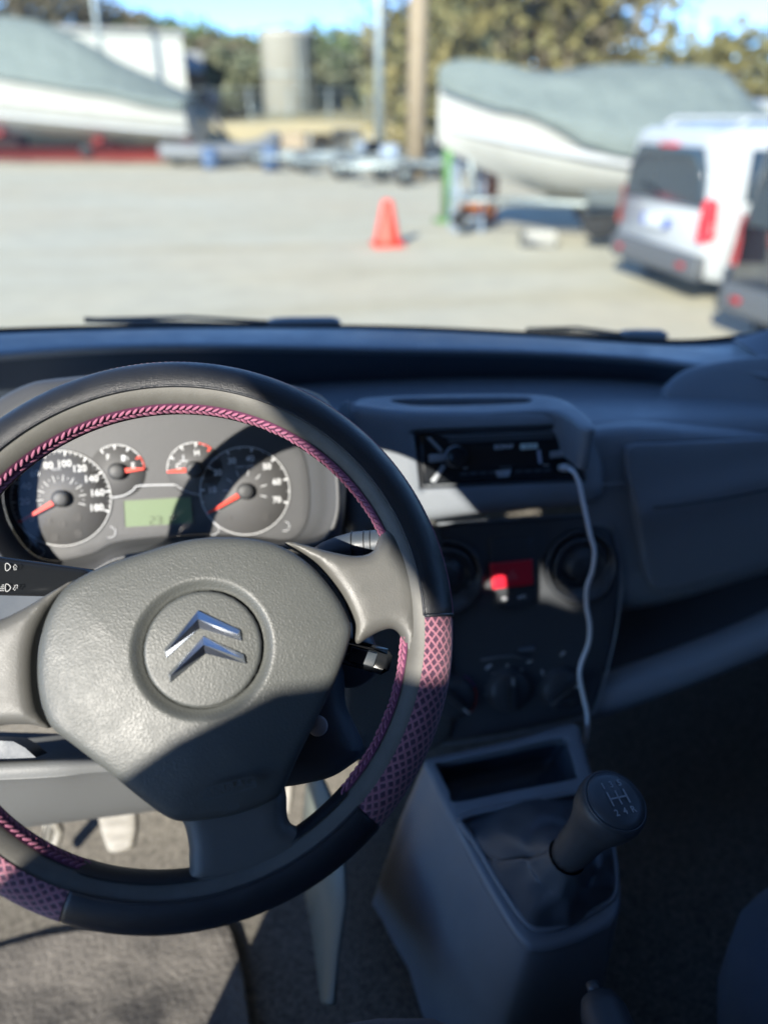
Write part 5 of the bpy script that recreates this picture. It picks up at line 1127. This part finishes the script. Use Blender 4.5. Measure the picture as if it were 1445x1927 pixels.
# poles
def pole(p, r0, r1, h, m, name, label, lamp=None, group=None, cat='pole'):
    t = thing(name, p, label, cat, group); obj('shaft', tube([A(p), A(p) + A((0, 0, h * .5)), A(p) + A((0, 0, h))], [r0, (r0 + r1) / 2, r1], 14), m, t)
    if lamp:
        q = A(p) + A((0, 0, h)); obj('arm', tube([q, q + A((lamp * .5, 0, .25)), q + A((lamp, 0, .3))], .05, 8), m, t); obj('lamp_head', box(q + A((lamp * 1.15, 0, .28)), (.7, .28, .12), None, .04), 'roof', t)
    return t
p = W(783, 270, Y=25); p = A((p[0], p[1], 0)); pole(p, .30, .25, 9, 'wood', 'wooden_pole', 'thick brown wooden pole left of the right boat'); 
p = W(714, 250, Y=34); p = A((p[0], p[1], 0)); pole(p, .22, .12, 9, 'galv', 'lamp_post', 'grey lamp post between the silo and the wooden pole', .9, 'lamp posts', 'lamp post')
p = W(207, 200, Y=48); p = A((p[0], p[1], 0)); pole(p, .16, .10, 12, 'galv', 'lamp_post', 'grey lamp post rising behind the cover of the left boat', .9, 'lamp posts', 'lamp post')
fe = thing('wire_fence', A((8, 44, .9)), 'wire fence with thin posts on top of the earth bank behind the stone wall', 'fence')
for x in np.arange(-6, 18, 2.0): obj('post', tube([(x, 43, .8), (x, 43, 3.0)], .05, 6), 'galv', fe)
obj('wires', join(*[tube([(-6, 43, z), (16, 43, z)], .02, 4) for z in (1.5, 2.0, 2.5, 2.9)]), 'galv', fe)
# ================================================================== trees
M['bark'] = mat('bark', (.16, .12, .085), .9, noise=(4, .7, (.10, .075, .05)))
def leafm(n, a, b):
    m = mat(n, a, .7); t = m.node_tree; N = t.nodes.new; bs = t.nodes['Principled BSDF']; bs.inputs['Subsurface Weight'].default_value = 0
    tc = N('ShaderNodeTexCoord'); nz = N('ShaderNodeTexNoise'); nz.inputs['Scale'].default_value = .9; nz.inputs['Detail'].default_value = 5; t.links.new(tc.outputs['Object'], nz.inputs['Vector'])
    r = N('ShaderNodeValToRGB'); e = r.color_ramp.elements; e[0].position = .38; e[0].color = (*a, 1); e[1].position = .62; e[1].color = (*b, 1); t.links.new(nz.outputs['Fac'], r.inputs[0]); t.links.new(r.outputs[0], bs.inputs['Base Color']); M[n] = m
leafm('pine', (.075, .12, .045), (.14, .19, .06)); leafm('autumn', (.13, .125, .05), (.22, .18, .06)); leafm('brown', (.16, .13, .08), (.11, .10, .06)); leafm('olive', (.10, .12, .07), (.16, .16, .09))
def tree(p, h, cw, chh, m, label, group, n=2600, ls=.35, lobes=9, trunk=.2, shape='round', gap=.35):
    p = A(p); t = thing({'pine': 'pine_tree', 'autumn': 'plane_tree', 'brown': 'bare_tree', 'olive': 'evergreen_oak'}[m], p, label, 'tree', group)
    cz = h - chh / 2; lob = []
    for i in range(lobes):
        a = rng.uniform(0, 2 * math.pi); q = rng.uniform(0, .75) ** .6
        if shape == 'flat': c = A((math.cos(a) * q * cw / 2, math.sin(a) * q * cw / 2, cz + rng.uniform(-.2, .25) * chh)); rr = A((cw * .24, cw * .24, chh * .36))
        else: zz = rng.uniform(-.36, .36); c = A((math.cos(a) * q * cw / 2 * math.sqrt(1 - (zz * 1.6) ** 2), math.sin(a) * q * cw / 2 * math.sqrt(1 - (zz * 1.6) ** 2), cz + zz * chh)); rr = A((cw, cw, chh)) * rng.uniform(.15, .25)
        lob.append((c, rr))
    br = [tube([p, p + A((.08 * h * .1, 0, h * .25)), p + A((0, 0, cz - chh * .2)), p + A((.1, .1, cz + chh * .2))], [trunk, trunk * .8, trunk * .6, trunk * .15], 8)]
    for c, rr in lob: s = A((0, 0, cz - chh * rng.uniform(.25, .5))); s[2] = max(s[2], h * .2); br.append(tube([p + s, p + s * .5 + c * .5 + A((0, 0, -.2)), p + c], [trunk * .45, trunk * .28, trunk * .06], 5))
    obj('trunk', join(*br), 'bark', t)
    V = np.zeros((n * 4, 3)); c_ = np.array([lob[i % lobes][0] for i in range(n)]); r_ = np.array([lob[i % lobes][1] for i in range(n)])
    d = rng.normal(size=(n, 3)); d /= np.linalg.norm(d, axis=1)[:, None]; rad = rng.uniform(gap, 1.08, n)[:, None] ** .5
    q = c_ + d * r_ * rad * (1 + .18 * np.sin(7 * d[:, :1] + 5 * d[:, 1:2])) + p
    a = rng.normal(size=(n, 3)); a /= np.linalg.norm(a, axis=1)[:, None]; b = np.cross(a, rng.normal(size=(n, 3))); b /= np.linalg.norm(b, axis=1)[:, None]
    s = (ls * rng.uniform(.5, 1.2, n))[:, None]
    V[0::4] = q + a * s; V[1::4] = q + b * s * .6; V[2::4] = q - a * s; V[3::4] = q - b * s * .6
    obj('crown', (V, [(4 * i, 4 * i + 1, 4 * i + 2, 4 * i + 3) for i in range(n)]), m, t, smooth=False)
    return t
def T(x, ytop, Y, cw, chh, m, label, **k):
    top_p = W(x, ytop, Y=Y); return tree((top_p[0], Y, 0), top_p[2], cw, chh, m, label, k.pop('group', 'trees beyond the yard'), **k)
T(560, 42, 78, 15, 4.6, 'pine', 'umbrella pine with a flat dark crown right behind the concrete silo', shape='flat', n=3000)
T(330, 38, 84, 14, 4.2, 'pine', 'umbrella pine rising above the brick building', shape='flat', n=2600)
T(450, 62, 92, 16, 6, 'pine', 'lower umbrella pine between the silo and the brick building', shape='flat', n=2400)
T(250, 42, 74, 10, 3.4, 'pine', 'bright green pine top behind the right end of the white building', shape='flat', n=1800)
for i, (x, y, Y, cw, ch, m, lab) in enumerate(((480, 78, 70, 9, 6, 'brown', 'brownish bare tree just left of the silo'), (405, 72, 72, 8, 6.5, 'brown', 'brownish tree behind the brick building roof'), (610, 66, 68, 9, 7, 'olive', 'dull olive tree just right of the silo'), (665, 58, 70, 9, 7.5, 'olive', 'dull olive tree behind the thin lamp post'), (735, 40, 60, 7, 8.5, 'brown', 'tall brown tree between the lamp post and the wooden pole'), (770, 10, 56, 7, 9.5, 'brown', 'tall brown tree behind the wooden pole'), (835, -30, 50, 8, 10, 'brown', 'tall brown tree right of the wooden pole'), (300, 84, 66, 8, 5, 'olive', 'olive tree between the white building and the brick building'))):
    T(x, y, Y, cw, ch, m, lab, n=2200, ls=.34, lobes=11)
T(440, 88, 57, 6, 4.4, 'olive', 'bushy olive tree in front of the tan shed left of the silo', n=1800, ls=.3, lobes=9)
T(630, 84, 58, 6.5, 5.5, 'olive', 'bushy olive tree close behind the wall right of the silo', n=2000, ls=.3, lobes=10)
T(700, 66, 60, 6.5, 6.5, 'pine', 'dark green pine between the silo and the lamp post', n=2200, ls=.3, lobes=10)
T(1010, -230, 38, 15, 11.5, 'autumn', 'large yellow and olive plane tree over the right boat', n=9000, ls=.30, lobes=34, trunk=.35)
T(1080, -120, 36, 7, 6.5, 'brown', 'brown leaved tree filling in behind the large plane tree', n=2400, ls=.28, lobes=12)
T(900, -120, 44, 9, 11, 'olive', 'dark olive tree behind the left part of the plane tree', n=3000, ls=.32, lobes=14)
T(1400, 30, 27, 6.2, 4.6, 'autumn', 'yellowing tree at the right edge above the uncovered boat', n=2800, ls=.22, lobes=14)
T(1270, 118, 40, 4, 2.4, 'autumn', 'small yellow tree low in the gap at the right', n=1400, ls=.22, lobes=8)
T(60, -60, 62, 13, 7.5, 'brown', 'brown tree crown at the upper left corner behind the white building', n=2800, ls=.32, lobes=12)
T(180, -10, 60, 8, 5, 'brown', 'smaller brown tree beside the upper left lamp post', n=1500, ls=.28, lobes=8)
for k, (x0, x1, Y, hh) in enumerate(((-70, 120, 108, 7.5),)):
    n = 16000; X = rng.uniform(x0, x1, n); Yy = Y + rng.uniform(-4, 4, n); hgt = hh * (.75 + .2 * np.sin(X * .35) + .12 * np.sin(X * 1.1 + 2)); Z = rng.uniform(0, 1, n) ** .8 * hgt
    q = np.stack([X, Yy, Z + 1], 1); a = rng.normal(size=(n, 3)); a /= np.linalg.norm(a, axis=1)[:, None]; b = np.cross(a, rng.normal(size=(n, 3))); b /= np.linalg.norm(b, axis=1)[:, None]; s = rng.uniform(.35, .8, n)[:, None]
    V = np.zeros((4 * n, 3)); V[0::4] = q + a * s; V[1::4] = q + b * s * .7; V[2::4] = q - a * s; V[3::4] = q - b * s * .7
    o = obj('far_wood', (V, [(4 * i, 4 * i + 1, 4 * i + 2, 4 * i + 3) for i in range(n)]), 'olive', smooth=False); tag(o, 'continuous dull green wood far behind the yard', 'woodland', kind='stuff')
